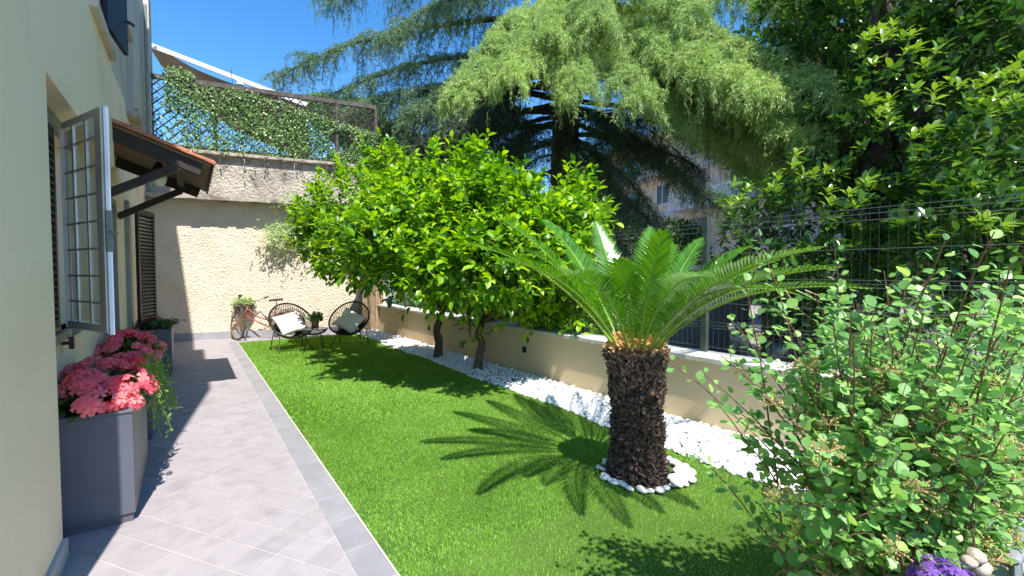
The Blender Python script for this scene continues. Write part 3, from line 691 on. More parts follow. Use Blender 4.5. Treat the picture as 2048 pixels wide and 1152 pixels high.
for a, b in zip(ps[:-1], ps[1:]):
    mb = MB(); n = int((a - b) / .055)
    for i in range(1, n):
        s_ = b + (a - b) * i / n; mb.tube([(FT(s_) - .03 + x, s_, z) for x, z in prof], .0014, 3, cap=False)
    for x, z in ((0, .76), (0, .95), (-.03, .98), (0, 1.01), (0, 1.2), (0, 1.38), (-.03, 1.41), (0, 1.44), (0, 1.68), (0, 1.90), (-.035, 1.945), (0, 1.99)):
        mb.tube([(FT(a) - .033 + x, a - .03, z), (FT(b) - .033 + x, b + .03, z)], .0022, 4, cap=False)
    mb.build('wire_panel', M['fence'], fc)
# reed screen in the far corner
rs = thing('reed_screen', (4.2, 7.9, 0), 'brown reed screen in the far corner behind the trunk', 'screen')
for k in range(26):
    u = k / 25; t = 4.03 + .42 * u; MB().tube([(t, BW(t) - .10 - .25 * u + rng.uniform(-.01, .01), 0), (t + rng.uniform(-.015, .015), BW(t) - .10 - .25 * u, 1.75 + rng.uniform(-.08, .05))], .010, 5).build('cane', M['reed'], rs)
# ------------------------------------------------------------------ planters and flowers
def planter(t0, t1, s0, s1, h, label):
    p = thing('planter', ((t0 + t1) / 2, (s0 + s1) / 2, 0), label, 'planter', 'anthracite planters along the house')
    MB().box(t0 + .012, t1 - .012, s0 + .012, s1 - .012, 0, .055).build('base', M['planter'], p)
    mb = MB(); th = .022
    mb.box(t0, t1, s0, s0 + th, .05, h).box(t0, t1, s1 - th, s1, .05, h).box(t0, t0 + th, s0 + th, s1 - th, .05, h).box(t1 - th, t1, s0 + th, s1 - th, .05, h)
    mb.build('side_wall', M['planter'], p, bevel=.005)
    mb = MB(); e = .006; mb.box(t0 - e, t1 + e, s0 - e, s0 + .035, h, h + .02).box(t0 - e, t1 + e, s1 - .035, s1 + e, h, h + .02).box(t0 - e, t0 + .035, s0 + .035, s1 - .035, h, h + .02).box(t1 - .035, t1 + e, s0 + .035, s1 - .035, h, h + .02)
    mb.build('rim', M['planter'], p, bevel=.005)
    MB().box(t0 + .02, t1 - .02, s0 + .02, s1 - .02, h - .12, h - .03).build('soil', M['earth'], p); return p
planter(-.115, .275, .285, 1.255, .66, 'tall anthracite planter nearest the camera, full of coral flowers')
planter(-.115, .275, 1.90, 2.90, .66, 'tall anthracite planter second along the house, trailing lime green leaves')
planter(-.06, .335, 4.90, 5.85, .66, 'tall anthracite planter farthest along, holding dull red flowers')
def tpl_flower():
    V = [(0, 0, 0)]; F = []
    for k in range(5):
        a = 2 * math.pi * k / 5; ca, sa = math.cos(a), math.sin(a); b = .52
        n = len(V); V += [(.55 * math.cos(a - b), .55 * math.sin(a - b), .16), (1.0 * math.cos(a - .36), 1.0 * math.sin(a - .36), .10), (1.05 * math.cos(a + .36), 1.05 * math.sin(a + .36), .04), (.55 * math.cos(a + b), .55 * math.sin(a + b), .18)]
        F += [(0, n, n + 3), (n, n + 1, n + 2), (n, n + 2, n + 3)]
    return np.array(V), np.array(F)
def dome(n, c, r, p=.5):
    q = rnd_dirs(n); q[:, 2] = np.abs(q[:, 2]); q = unit(np.sign(q) * np.abs(q)); k = rng.uniform(.82, 1.06, n)[:, None]
    return np.array(c) + q * np.array(r) * k, q
def flowers(name, c, r, nb, label, mat='petal', bs=.034, parts=250, z0=.60):
    f = thing(name, (c[0], c[1], z0), label, 'flowers')
    # heads: blooms gathered into rounded clusters
    nc = max(3, nb // 7); cp, cq = dome(nc, c, r); P = []; Nn = []
    for i in range(nb):
        k = rng.integers(nc); d_ = unit(rng.normal(size=3) + cq[k] * 1.2); P.append(cp[k] + d_ * np.array([.060, .060, .045])); Nn.append(d_ + np.array([0, 0, .35]))
    P = np.array(P); Nn = unit(np.array(Nn)); Rm = fr_(unit(np.cross(Nn, rnd_dirs(nb))), Nn); Rm = np.stack([Rm[:, :, 0], Rm[:, :, 1], Rm[:, :, 2]], 2)
    leaves('blooms', tpl_flower(), P, Rm, rng.uniform(.75, 1.1, nb) * bs, M[mat], f, parts=parts, partname='bloom')
    n = nb * 4; P, q = dome(n, np.array(c) - np.array([0, 0, .03]), np.array(r) * .92); P = np.array(c) + (P - np.array(c)) * rng.uniform(.35, 1.0, n)[:, None]
    dv = unit(q + rng.normal(0, .6, (n, 3))); leaves('foliage', tpl_leaf(.32), P, fr_(dv, rnd_dirs(n) * .6 + np.array([0, 0, 1])), rng.uniform(.05, .085, n), M['flowerleaf'], f)
    mb = MB()
    for i in range(26): a = np.array(c) + np.array([rng.uniform(-.8, .8) * r[0], rng.uniform(-.8, .8) * r[1], -.15]); mb.tube([a, a + np.array([rng.normal(0, .03), rng.normal(0, .03), r[2] * .9])], .006, 4)
    mb.build('stem', M['stalk'], f); return f
flowers('flowering_plant', (.075, .77, .68), (.24, .52, .22), 420, 'mass of coral pink flowers spilling over the nearest planter', bs=.042)
flowers('flowering_plant', (.075, 2.38, .67), (.24, .52, .24), 360, 'mass of coral pink flowers in the second planter along the house', bs=.042, parts=200)
flowers('flowering_plant', (.12, 5.35, .66), (.20, .42, .15), 110, 'sparse dull red flowers in the farthest planter', 'petalred', .03, 60)
# trailing lime plant from the second planter
tl = thing('trailing_plant', (.25, 2.1, .66), 'lime green trailing plant hanging over the path side of the second planter', 'plant')
P = []; mb = MB()
for k in range(42):
    a = np.array([.22, rng.uniform(1.2, 2.6), .66 + rng.uniform(0, .10)]); d_ = np.array([rng.uniform(.0, .10), rng.normal(0, .05), rng.uniform(-.10, .08)])
    pts = [a]
    for j in range(7): pts.append(pts[-1] + d_ * .35 + np.array([0, 0, -.012 * j])); P += [pts[-1] + rng.normal(0, .014, 3) for _ in range(5)]
    mb.tube(pts, .0025, 3)
mb.build('stem', M['limeleaf'], tl); P = np.array(P); leaves('small_leaves', tpl_small(.42), P, fr_(rnd_dirs(len(P)), rnd_dirs(len(P)) + np.array([.3, -.3, 1])), rng.uniform(.018, .032, len(P)), M['limeleaf'], tl)
tl2 = thing('trailing_plant', (.25, 5.3, .66), 'dark green wispy stems leaning out of the farthest planter', 'plant')
P = []; mb = MB()
for k in range(30):
    a = np.array([rng.uniform(.0, .3), rng.uniform(4.95, 5.6), .66]); pts = [a]; d_ = np.array([rng.uniform(-.02, .12), rng.normal(0, .05), .10])
    for j in range(5): pts.append(pts[-1] + d_ * .4 + np.array([0, 0, -.01 * j])); P += [pts[-1] + rng.normal(0, .012, 3) for _ in range(5)]
    mb.tube(pts, .0025, 3)
mb.build('stem', M['stalk'], tl2); P = np.array(P); leaves('small_leaves', tpl_small(.25), P, fr_(rnd_dirs(len(P)), rnd_dirs(len(P))), rng.uniform(.025, .045, len(P)), M['flowerleaf'], tl2)

# ------------------------------------------------------------------ round string chairs, cushions, table
def chair(label):
    c = thing('lounge_chair', (0, 0, 0), label, 'chair', 'round string chairs'); 
    Uv = np.array([0, -.74, .67]); Nv = np.array([0, .67, .74]); X = np.array([1., 0, 0]); C0 = np.array([0, 0, .585]); a_, b_ = .385, .45
    def outer(th): return C0 + X * a_ * math.sin(th) * (1 - .10 * math.cos(th)) + Uv * b_ * math.cos(th)
    C1 = C0 - Nv * .30 - Uv * .06
    def inner(th): return C1 + X * .13 * math.sin(th) + Uv * .11 * math.cos(th)
    TH = np.linspace(0, 2 * math.pi, 48, endpoint=False)
    MB().tube([outer(t) for t in TH], .0165, 7, closed=True).build('outer_ring', M['black'], c, smooth=True)
    MB().tube([inner(t) for t in TH[::2]], .011, 6, closed=True).build('inner_ring', M['black'], c, smooth=True)
    def cordpt(th, u):
        o, i = outer(th), inner(th); m = (o + i) / 2 - Nv * .055; return (1 - u) ** 2 * o + 2 * u * (1 - u) * m + u * u * i
    mb = MB()
    for t in np.linspace(0, 2 * math.pi, 60, endpoint=False): mb.tube([cordpt(t, u) for u in np.linspace(0, 1, 7)], .0066, 4, cap=False)
    for t in np.linspace(0, math.pi, 9, endpoint=False): mb.tube([inner(t), C1 - Nv * .01, inner(t + math.pi)], .0046, 4, cap=False)
    mb.build('cord_seat', M['cord'], c)
    mb = MB(); hoop = [cordpt(t, .52) - Nv * .012 for t in TH]; mb.tube(hoop, .010, 6, closed=True).build('under_hoop', M['black'], c, smooth=True)
    for sx, sy in ((-1, 1), (1, 1), (-1, -1), (1, -1)):
        foot = np.array([sx * .30, sy * .27, 0.012]); k = min(range(48), key=lambda q: np.linalg.norm(hoop[q] - np.array([sx * .26, sy * .17 - .04, .40])))
        l = MB().tube([hoop[k], foot], .0085, 6).build('leg', M['black'], c); MB().tube([foot + np.array([0, 0, -.012]), foot + np.array([0, 0, .012])], .013, 6).build('foot', M['rubber'], l)
    return c
ch1 = chair('black string chair on the left, backed against the bicycle')
g1 = G(583, 700); ch1.location = (g1[0], g1[1], 0); ch1.rotation_euler = (0, 0, R(-172))
def copy_thing(src, label):
    r = src.copy(); C.objects.link(r); r['label'] = label; ORG[r.name] = ORG[src.name]
    for ch in list(src.children):
        c = ch.copy(); C.objects.link(c); c.parent = r
        for g in ch.children: q = g.copy(); C.objects.link(q); q.parent = c
    return r
ch2 = copy_thing(ch1, 'black string chair in the far corner beside the reed screen')
g2 = G(700, 692); ch2.location = (g2[0], g2[1], 0); ch2.rotation_euler = (0, 0, R(146))
def cushion(ch, label, tilt, yaw, dx=0):
    n = 13; V = []; F = []
    for sg in (1, -1):
        for i in range(n):
            for j in range(n):
                x, y = i / (n - 1) * 2 - 1, j / (n - 1) * 2 - 1; k = max(0, (1 - x ** 4) * (1 - y ** 4)) ** .5
                pin = 1 - .10 * (1 - y * y) * abs(x) ** 3 ; pin2 = 1 - .10 * (1 - x * x) * abs(y) ** 3
                V.append((x * .265 * pin, y * .235 * pin2, sg * (.075 * k + .006 * math.sin(5 * x + 3 * y + sg)) * (1 if k > 0 else 0)))
    for l in range(2):
        for i in range(n - 1):
            for j in range(n - 1):
                a = l * n * n + i * n + j; q = (a, a + n, a + n + 1, a + 1); F.append(q if l == 0 else q[::-1])
    me = fastmesh('cushion', np.array(V), F, M['cushion'], True); o = link('cushion', me)
    bm = bmesh.new(); bm.from_mesh(me); bmesh.ops.remove_doubles(bm, verts=bm.verts, dist=.0005); bm.to_mesh(me); bm.free()
    mw = Matrix.Translation(ch.location) @ Matrix.Rotation(ch.rotation_euler[2], 4, 'Z') @ Matrix.Translation((dx, -.03, .52)) @ Matrix.Rotation(R(tilt), 4, 'X') @ Matrix.Rotation(R(yaw), 4, 'Z')
    o.matrix_world = mw; o.location = mw.to_translation(); o.rotation_euler = mw.to_euler(); return tag(o, label, 'cushion', 'off-white cushions')
cushion(ch1, 'off-white square cushion leaning in the left string chair', -52, 14, .0)
cushion(ch2, 'off-white square cushion in the corner string chair, leaf shadows on it', -52, -28, .02)
tc = G(628, 703); tb = thing('side_table', (tc[0], tc[1], 0), 'low round side table with smoked glass top between the two string chairs', 'table')
MB().lathe(tc, [(.255, .432), (.262, .436), (.262, .440), (.255, .444)], 40).build('glass_top', M['tglass'], tb)
th = np.linspace(0, 2 * math.pi, 40, endpoint=False)
MB().tube([tc + np.array([.25 * math.cos(a), .25 * math.sin(a), .425]) for a in th], .008, 6, closed=True).build('rim', M['black'], tb)
mb = MB(); mb.tube([tc + np.array([.11 * math.cos(a), .11 * math.sin(a), .33]) for a in th[::2]], .006, 5, closed=True)
for a in np.linspace(0, 2 * math.pi, 54, endpoint=False): mb.tube([tc + np.array([r * math.cos(a), r * math.sin(a), z]) for r, z in ((.25, .425), (.19, .36), (.11, .33), (.0, .335))], .0036, 4, cap=False)
mb.build('cord_bowl', M['cord'], tb)
for k in range(4):
    a = k * math.pi / 2 + .5; MB().tube([tc + np.array([.17 * math.cos(a), .17 * math.sin(a), .35]), tc + np.array([.25 * math.cos(a), .25 * math.sin(a), 0])], .007, 6).build('leg', M['black'], tb)
pc = tc + np.array([.03, .02, .444]); pp = thing('potted_plant', pc, 'small leafy plant in a copper coloured pot on the side table', 'potted plant')
MB().lathe(pc, [(.062, 0), (.075, .15), (.070, .15), (.058, .02)], 18).build('pot', pm('copper_pot', [(.24, .13, .09), (.34, .20, .14)], 10, .45, metal=.4), pp, smooth=True)
n = 260; q = rnd_dirs(n); q[:, 2] = np.abs(q[:, 2]); P = pc + np.array([0, 0, .15]) + q * np.array([.13, .13, .14]) * rng.uniform(.3, 1, n)[:, None]
leaves('foliage', tpl_leaf(.36), P, fr_(unit(q + rng.normal(0, .5, (n, 3))), rnd_dirs(n) + np.array([0, 0, 1])), rng.uniform(.04, .07, n), M['ivy'], pp, kind=None)

# ------------------------------------------------------------------ bicycle leaning on the far wall (local: x along the frame, front = -x)
bk = thing('bicycle', (0, 0, 0), 'old red bicycle with rusty wheels leaning on the stucco wall', 'bicycle')
RW = .315
def wheel(cx, yaw=0, cy=0):
    def P_(x, z): return np.array([cx + x * math.cos(yaw), cy + x * math.sin(yaw), RW + z])
    A_ = np.linspace(0, 2 * math.pi, 40, endpoint=False)
    t = MB().tube([P_(RW * .955 * math.cos(a), RW * .955 * math.sin(a)) for a in A_], .017, 7, closed=True).build('wheel', M['rubber'], bk, smooth=True)
    MB().tube([P_(RW * .88 * math.cos(a), RW * .88 * math.sin(a)) for a in A_], .011, 6, closed=True).build('rim', M['rust'], t)
    mb = MB(); nrm = np.array([-math.sin(yaw), math.cos(yaw), 0])
    for k in range(28):
        a = 2 * math.pi * k / 28; mb.tube([P_(0, 0) + nrm * (.02 if k % 2 else -.02), P_(RW * .87 * math.cos(a), RW * .87 * math.sin(a))], .0016, 3, cap=False)
    mb.build('spokes', M['chrome'], t); MB().tube([P_(0, 0) - nrm * .035, P_(0, 0) + nrm * .035], .016, 8).build('hub', M['rust'], t); return t
fy = R(-56); wheel(-.52, fy); wheel(.52)
hd0, hd1 = np.array([-.40, 0, .52]), np.array([-.33, 0, .76]); bb = np.array([.08, 0, .27]); st = np.array([.22, 0, .60]); rh = np.array([.52, 0, RW])
mb = MB(); mb.tube([hd0, hd1], .019, 8).tube([hd1 + (hd0 - hd1) * .25, np.array([-.12, 0, .50]), np.array([.13, 0, .40])], .014, 8).tube([hd0 + np.array([.01, 0, .02]), bb], .015, 8).tube([bb, st], .015, 8)
for y in (-.05, .05): mb.tube([bb, rh + np.array([0, y, 0])], .009, 6).tube([st + np.array([-.01, 0, -.03]), rh + np.array([0, y, 0])], .008, 6)
mb.build('frame', M['bikered'], bk, smooth=True)
fa = np.array([-.52, 0, RW]); mb = MB(); nrm = np.array([-math.sin(fy), math.cos(fy), 0]) * .05
for s_ in (-1, 1): mb.tube([fa + nrm * s_, (fa + hd0) / 2 + nrm * s_ + np.array([.02, 0, .05]), hd0 + nrm * s_ * .7], .010, 6)
mb.tube([hd0 - nrm * .7, hd0 + nrm * .7], .013, 6); mb.build('fork', M['bikered'], bk)
mb = MB(); A_ = np.linspace(R(20), R(170), 12); mb2 = [(-.52 + (RW + .03) * math.cos(a), (RW + .03) * math.cos(a) * 0, RW + (RW + .03) * math.sin(a)) for a in A_]
MB().tube([(.52 + (RW + .035) * math.cos(a), 0, RW + (RW + .035) * math.sin(a)) for a in A_], .016, 5).build('mudguard', M['rust'], bk)
hb = hd1 + np.array([-.01, 0, .07]); X_ = np.array([math.cos(fy), math.sin(fy), 0]); Y_ = np.array([-math.sin(fy), math.cos(fy), 0])
MB().tube([hd1, hb], .011, 6).tube([hb + X_ * .22 - Y_ * .27 + np.array([0, 0, .10]), hb - Y_ * .24 + X_ * .05 + np.array([0, 0, .07]), hb, hb + Y_ * .24 + X_ * .05 + np.array([0, 0, .07]), hb + X_ * .22 + Y_ * .27 + np.array([0, 0, .10])], .010, 6).build('handlebar', M['chrome'], bk)
for s_ in (-1, 1): MB().tube([hb + X_ * .20 + Y_ * .27 * s_ + np.array([0, 0, .095]), hb + X_ * .33 + Y_ * .28 * s_ + np.array([0, 0, .12])], .018, 8).build('grip', M['rubber'], bk)
MB().lathe(hb + X_ * .22 - Y_ * .27 + np.array([0, 0, .12]), [(.03, 0), (.032, .015), (.02, .03), (.003, .034)], 12).build('bell', M['black'], bk)
MB().tube([st, st + np.array([.02, 0, .25])], .012, 6).build('seat_post', M['chrome'], bk)
sd = st + np.array([.02, 0, .28]); V = []; 
for i, (x, w_, z) in enumerate(((-.15, .018, .0), (-.08, .024, .01), (0, .05, .01), (.06, .085, .02), (.12, .075, .02), (.13, .03, .01))):
    V += [(sd[0] + x, -w_, sd[2] + z - .03), (sd[0] + x, -w_ * .8, sd[2] + z + .01), (sd[0] + x, w_ * .8, sd[2] + z + .01), (sd[0] + x, w_, sd[2] + z - .03)]
F = [(i * 4 + j, i * 4 + j + 1, i * 4 + 5 + j, i * 4 + 4 + j) for i in range(5) for j in range(3)] + [(0, 3, 2, 1), (20, 21, 22, 23)]
MB().add(V, F).build('saddle', M['leather'], bk, smooth=True)
cr_ = MB().tube([bb + np.array([.085 * math.cos(a), -.05, .085 * math.sin(a)]) for a in np.linspace(0, 2 * math.pi, 22, endpoint=False)], .008, 5, closed=True)
for k in range(5): cr_.tube([bb + np.array([0, -.05, 0]), bb + np.array([.085 * math.cos(k * 1.257), -.05, .085 * math.sin(k * 1.257)])], .005, 4)
cr_.tube([bb + np.array([0, -.07, 0]), bb + np.array([0, .07, 0])], .014, 8).tube([bb + np.array([0, -.07, 0]), bb + np.array([-.15, -.07, -.06])], .009, 6).tube([bb + np.array([0, .07, 0]), bb + np.array([.15, .07, .06])], .009, 6)
cr_.build('crankset', M['rust'], bk)
for s_ in (-1, 1): q = bb + np.array([-.15 * -s_ * -1, 0, 0]); 
for s_ in (-1, 1): q = bb + np.array([.15 * s_, .10 * s_, .06 * s_]); MB().box(q[0] - .045, q[0] + .045, q[1] - .03, q[1] + .03, q[2] - .012, q[2] + .012).build('pedal', M['rubber'], bk)
mb = MB()
for z in (.09, -.09): mb.tube([bb + np.array([0, -.045, z * .9]), rh + np.array([0, -.03, z * .4])], .004, 4)
mb.build('chain', M['rust'], bk)
MB().tube([bb + np.array([.08, -.03, -.02]), bb + np.array([.16, -.10, -.265])], .008, 5).build('kickstand', M['chrome'], bk)
# basket in front of the bars
bc = hb - X_ * .16 + np.array([0, 0, -.19]); bk_p = []
def bcorner(a, b, z, k): return bc + X_ * a * k * .13 + Y_ * b * k * .17 + np.array([0, 0, z])
mb = MB()
for z in np.linspace(0, .19, 9):
    k = .8 + .2 * z / .19; mb.tube([bcorner(a, b, z, k) for a, b in ((-1, -1), (1, -1), (1, 1), (-1, 1))], .0045, 4, closed=True)
for u in np.linspace(-1, 1, 12):
    for a0, b0_ in ((-1, u), (1, u), (u, -1), (u, 1)): mb.tube([bcorner(a0, b0_, 0, .8), bcorner(a0, b0_, .19, 1)], .004, 4)
mb.add([bcorner(a, b, 0, .8) for a, b in ((-1, -1), (1, -1), (1, 1), (-1, 1))], [(0, 1, 2, 3)])
mb.build('basket', M['basket'], bk)
MB().add([bcorner(a, b, z, k) for z, k in ((.015, .74), (.17, .92)) for a, b in ((0.0, -1), (1, -1), (1, 1), (0.0, 1))], [(0, 1, 5, 4), (1, 2, 6, 5), (2, 3, 7, 6), (3, 0, 4, 7), (0, 3, 2, 1), (4, 5, 6, 7)]).build('basket_liner', M['black'], bk)
bkloc = np.array([1.90, BW(1.90) - .42, 0]); ba = math.atan2(-.23, 1)
bk.location = bkloc; bk.rotation_euler = (R(-9), 0, ba)
mwb = Matrix.Translation(bkloc.tolist()) @ Matrix.Rotation(ba, 4, 'Z') @ Matrix.Rotation(R(-9), 4, 'X')
pc = np.array(mwb @ Vector((bc + np.array([0, 0, .17])).tolist())); fp = thing('basket_plant', pc, 'pale green bushy plant growing in the bicycle basket', 'plant')
n = 700; q = rnd_dirs(n); q[:, 2] = np.abs(q[:, 2]) - .1; P = pc + q * np.array([.25, .22, .20]) * rng.uniform(.3, 1, n)[:, None]
leaves('foliage', tpl_leaf(.3), P, fr_(unit(q + rng.normal(0, .6, (n, 3))), rnd_dirs(n) + np.array([0, 0, 1])), rng.uniform(.03, .06, n), M['paleleaf'], fp, kind=None)
MB().lathe(pc, [(.02, -.12), (.09, -.1), (.10, 0), (.02, .01)], 12).build('root_pot', M['earth'], fp)

# ------------------------------------------------------------------ trees
def shoots(cent, rad, n, per, seglen, outw=.7, up=.5, inner=.35, jit=.4, top=None):
    """leafy shoots on an ellipsoid crown -> positions, axes, shoot start points"""
    P = []; Dv = []; S = []
    for k in range(n):
        q = unit(rng.normal(size=3)); r = (inner + (1 - inner) * rng.random()) ** .33; p = np.array(cent) + q * np.array(rad) * r * rng.uniform(.88, 1.05)
        if top is not None and not top(p): continue
        d_ = unit(q * outw + np.array([0, 0, up]) + rng.normal(0, jit, 3)); L_ = seglen * rng.uniform(.6, 1.4); S.append((p, p + d_ * L_))
        a0 = rng.uniform(0, 6.28); x = unit(np.cross(d_, np.array([.3, .2, 1]))); y = np.cross(x, d_)
        for j in range(per):
            u = (j + .5) / per; a = a0 + j * 2.4; rad_ = math.cos(a) * x + math.sin(a) * y; sp_ = 1.0 - .5 * u
            P.append(p + d_ * L_ * u); Dv.append(unit(rad_ * sp_ + d_ * (.35 + .5 * u) + np.array([0, 0, -.12])))
    return np.array(P), np.array(Dv), S
def twigs(S, parent, mat, r=.004, frac=1.0):
    mb = MB()
    for a, b in S:
        if rng.random() < frac: mb.tube([a, b], [r, r * .5], 3, cap=False)
    if mb.n: o = mb.build('twigs', mat, parent); o['kind'] = 'stuff'
def tree(name, base, label, cat, blobs, trunk, tr_r, mats, leaf_len, per, seglen, tpl, nparts, group=None, tw=.5, bark='citrusbark', limbs=5, up=.5, jit=.4, leafname='leaf', outw=.7, inner=.35):
    T = thing(name, base, label, cat, group)
    tk = curve(trunk, 14); rr = np.linspace(tr_r, tr_r * .62, 14) * (1 + .08 * np.sin(np.arange(14) * 1.9)); rr[0] *= 1.25
    MB().tube(tk, rr, 10).build('trunk', M[bark], T, smooth=True)
    Ps, Ds, Ss = [], [], []
    for c, r, n in blobs:
        a, b, s_ = shoots(c, r, n, per, seglen, up=up, jit=jit, outw=outw, inner=inner); Ps.append(a); Ds.append(b); Ss += s_
        for k in range(limbs):
            e = np.array(c) + unit(rng.normal(size=3)) * np.array(r) * .75; st_ = tk[-1 - (k % 4)]; m = (st_ + e) / 2 + rng.normal(0, .08, 3) + np.array([0, 0, -.05])
            MB().tube(curve([st_, m, e], 8), np.linspace(tr_r * .5, tr_r * .12, 8), 6).build('limb', M[bark], T, smooth=True)
    P = np.concatenate(Ps); Dv = np.concatenate(Ds); N = len(P); Nv = rnd_dirs(N) * .45 + np.array([0, 0, 1.]) + Dv * 0
    Rm = fr_(Dv, Nv); S = rng.uniform(.55, 1.25, N) * leaf_len
    leaves('crown', tpl, P, Rm, S, M[mats], T, parts=nparts, partname=leafname)
    twigs(Ss, T, M['twig' if bark == 'bark' else bark], .004, tw); return T, P
LT = tpl_leaf(.30, .16, .09)
# three citrus trees along the low wall
def cb(px, py, d, rx, ry, rz, n): return (D(px, py, d), (rx, ry, rz), n)
tree('citrus_tree', (4.17, 7.85, 0), 'citrus tree in the far corner behind the string chair, thin leaning trunk', 'tree',
     [cb(715, 430, 8.4, .95, .9, .85, 330), cb(650, 465, 8.5, .50, .6, .60, 130), cb(700, 500, 8.3, .8, .7, .5, 120)], [(4.17, 7.85, 0), (4.20, 7.84, .6), (4.12, 7.8, 1.2), (3.9, 7.5, 1.9)], .075, 'citrus', .122, 9, .25, LT, 300, limbs=3)
tree('citrus_tree', (4.02, 3.74, 0), 'citrus tree with sunlit bark patch, left trunk of the middle pair', 'tree',
     [cb(850, 425, 6.3, .82, .85, .52, 280), cb(800, 490, 5.9, .74, .8, .52, 290), cb(890, 545, 5.6, .62, .7, .38, 200), cb(775, 350, 6.8, .28, .28, .36, 50), cb(720, 500, 6.9, .6, .6, .55, 150), cb(950, 370, 6.2, .35, .35, .35, 60), cb(770, 312, 6.8, .14, .14, .2, 12), cb(880, 330, 6.5, .2, .2, .2, 20)], [(4.02, 3.74, -.02), (4.04, 3.73, .3), (3.98, 3.70, .52), (4.07, 3.66, .8), (3.95, 3.5, 1.25)], .078, 'citrus', .122, 9, .25, LT, 300, limbs=4)
tree('citrus_tree', (4.08, 2.52, 0), 'citrus tree with dark kinked trunk nearest the sago palm', 'tree',
     [cb(985, 435, 5.9, .70, .75, .53, 260), cb(1075, 495, 5.7, .66, .75, .50, 270), cb(990, 535, 5.2, .50, .6, .38, 180), cb(1140, 440, 6.1, .42, .45, .42, 130), cb(1110, 600, 6.2, .55, .5, .35, 120), cb(950, 340, 6.3, .2, .2, .28, 24), cb(1145, 385, 6.2, .18, .18, .22, 16), cb(952, 664, 6.4, .14, .14, .14, 8), cb(1165, 605, 5.9, .38, .4, .26, 85), cb(1060, 625, 6.1, .4, .35, .16, 50)], [(4.08, 2.52, -.02), (4.10, 2.50, .25), (4.16, 2.52, .42), (4.08, 2.50, .56), (4.12, 2.5, .8), (3.9, 2.4, 1.25)], .068, 'citrus', .122, 9, .25, LT, 300, limbs=4)
# a low sprig on the dark trunk
sg_ = D(955, 672, 6.35); 

# sago palm
palm = thing('sago_palm', (PB[0], PB[1], 0), 'sago palm with shaggy dark trunk and arching fronds on the lawn', 'palm')
hub = D(1272, 700, 3.15); b0_ = np.array([PB[0], PB[1], 0.0])
tz = np.linspace(0, 1, 16); prof_r = .197 - .030 * np.sin(tz * math.pi) * 1 + .01 * np.sin(tz * 21); prof_r[0] += .02
mb = MB(); k = 22; V = []; F = []
for i, u in enumerate(tz):
    c = b0_ * (1 - u) + hub * u
    for j in range(k): a = 2 * math.pi * j / k; V.append(c + prof_r[i] * .9 * np.array([math.cos(a), math.sin(a), 0]))
F = [(i * k + j, i * k + (j + 1) % k, (i + 1) * k + (j + 1) % k, (i + 1) * k + j) for i in range(15) for j in range(k)] + [tuple(15 * k + j for j in range(k))]
mb.add(V, F).build('trunk', M['palmtrunk'], palm)
n = 5200; u = rng.random(n); a = rng.uniform(0, 6.283, n); rad_ = np.interp(u, tz, prof_r) * rng.uniform(.84, .98, n)
P = b0_ * (1 - u)[:, None] + hub * u[:, None] + np.stack([rad_ * np.cos(a), rad_ * np.sin(a), np.zeros(n)], 1)
dv = np.stack([np.cos(a), np.sin(a), rng.normal(.45, .55, n)], 1) + rng.normal(0, .35, (n, 3)); Rm = fr_(unit(dv), np.stack([-np.sin(a) * .3, np.cos(a) * .3, np.ones(n)], 1))
tpl_s = (np.array([(-.35, 0, 0), (.35, 0, 0), (.25, .7, .06), (-.25, .7, .06), (0, 1, .15), (-.3, 0, -.35), (.3, 0, -.35), (0, .8, -.12)]), np.array([(0, 1, 2), (0, 2, 3), (3, 2, 4), (5, 7, 6), (0, 3, 7), (0, 7, 5), (1, 6, 7), (1, 7, 2)]))
o = leaves('leaf_scars', tpl_s, P, Rm, rng.uniform(.026, .055, n), M['palmtrunk'], palm)
n = 1100; u = np.clip(rng.normal(.86, .13, n), .45, 1.0); a = rng.uniform(0, 6.283, n); rad_ = np.interp(u, tz, prof_r) * rng.uniform(.92, 1.05, n)
P = b0_ * (1 - u)[:, None] + hub * u[:, None] + np.stack([rad_ * np.cos(a), rad_ * np.sin(a), np.zeros(n)], 1); dv = np.stack([np.cos(a), np.sin(a), rng.normal(.9, .5, n)], 1) + rng.normal(0, .25, (n, 3))
leaves('lit_leaf_stubs', tpl_s, P, fr_(unit(dv), np.stack([-np.sin(a) * .3, np.cos(a) * .3, np.ones(n)], 1)), rng.uniform(.022, .048, n), M['stub'], palm)  # stubs gathered near the top, sunlight put into their brown
n = 500; u = rng.random(n); a = rng.uniform(0, 6.283, n); rad_ = np.interp(u, tz, prof_r) * .95
P = b0_ * (1 - u)[:, None] + hub * u[:, None] + np.stack([rad_ * np.cos(a), rad_ * np.sin(a), np.zeros(n)], 1); dv = np.stack([np.cos(a), np.sin(a), rng.normal(.2, .5, n)], 1)
leaves('trunk_spines', tpl_needle(), P, fr_(unit(dv), rnd_dirs(n)), rng.uniform(.04, .085, n) * 1.0, M['palmtrunk'], palm)
n = 3600; q = rnd_dirs(n); q[:, 2] = np.abs(q[:, 2]); P = hub + np.array([0, 0, -.02]) + q * np.array([.18, .18, .15]) * rng.uniform(.6, 1.08, n)[:, None]
leaves('crown_fuzz', tpl_small(.22), P, fr_(unit(q + rng.normal(0, .7, (n, 3)) + np.array([0, 0, .5])), rnd_dirs(n)), rng.uniform(.03, .06, n), M['fuzz'], palm)
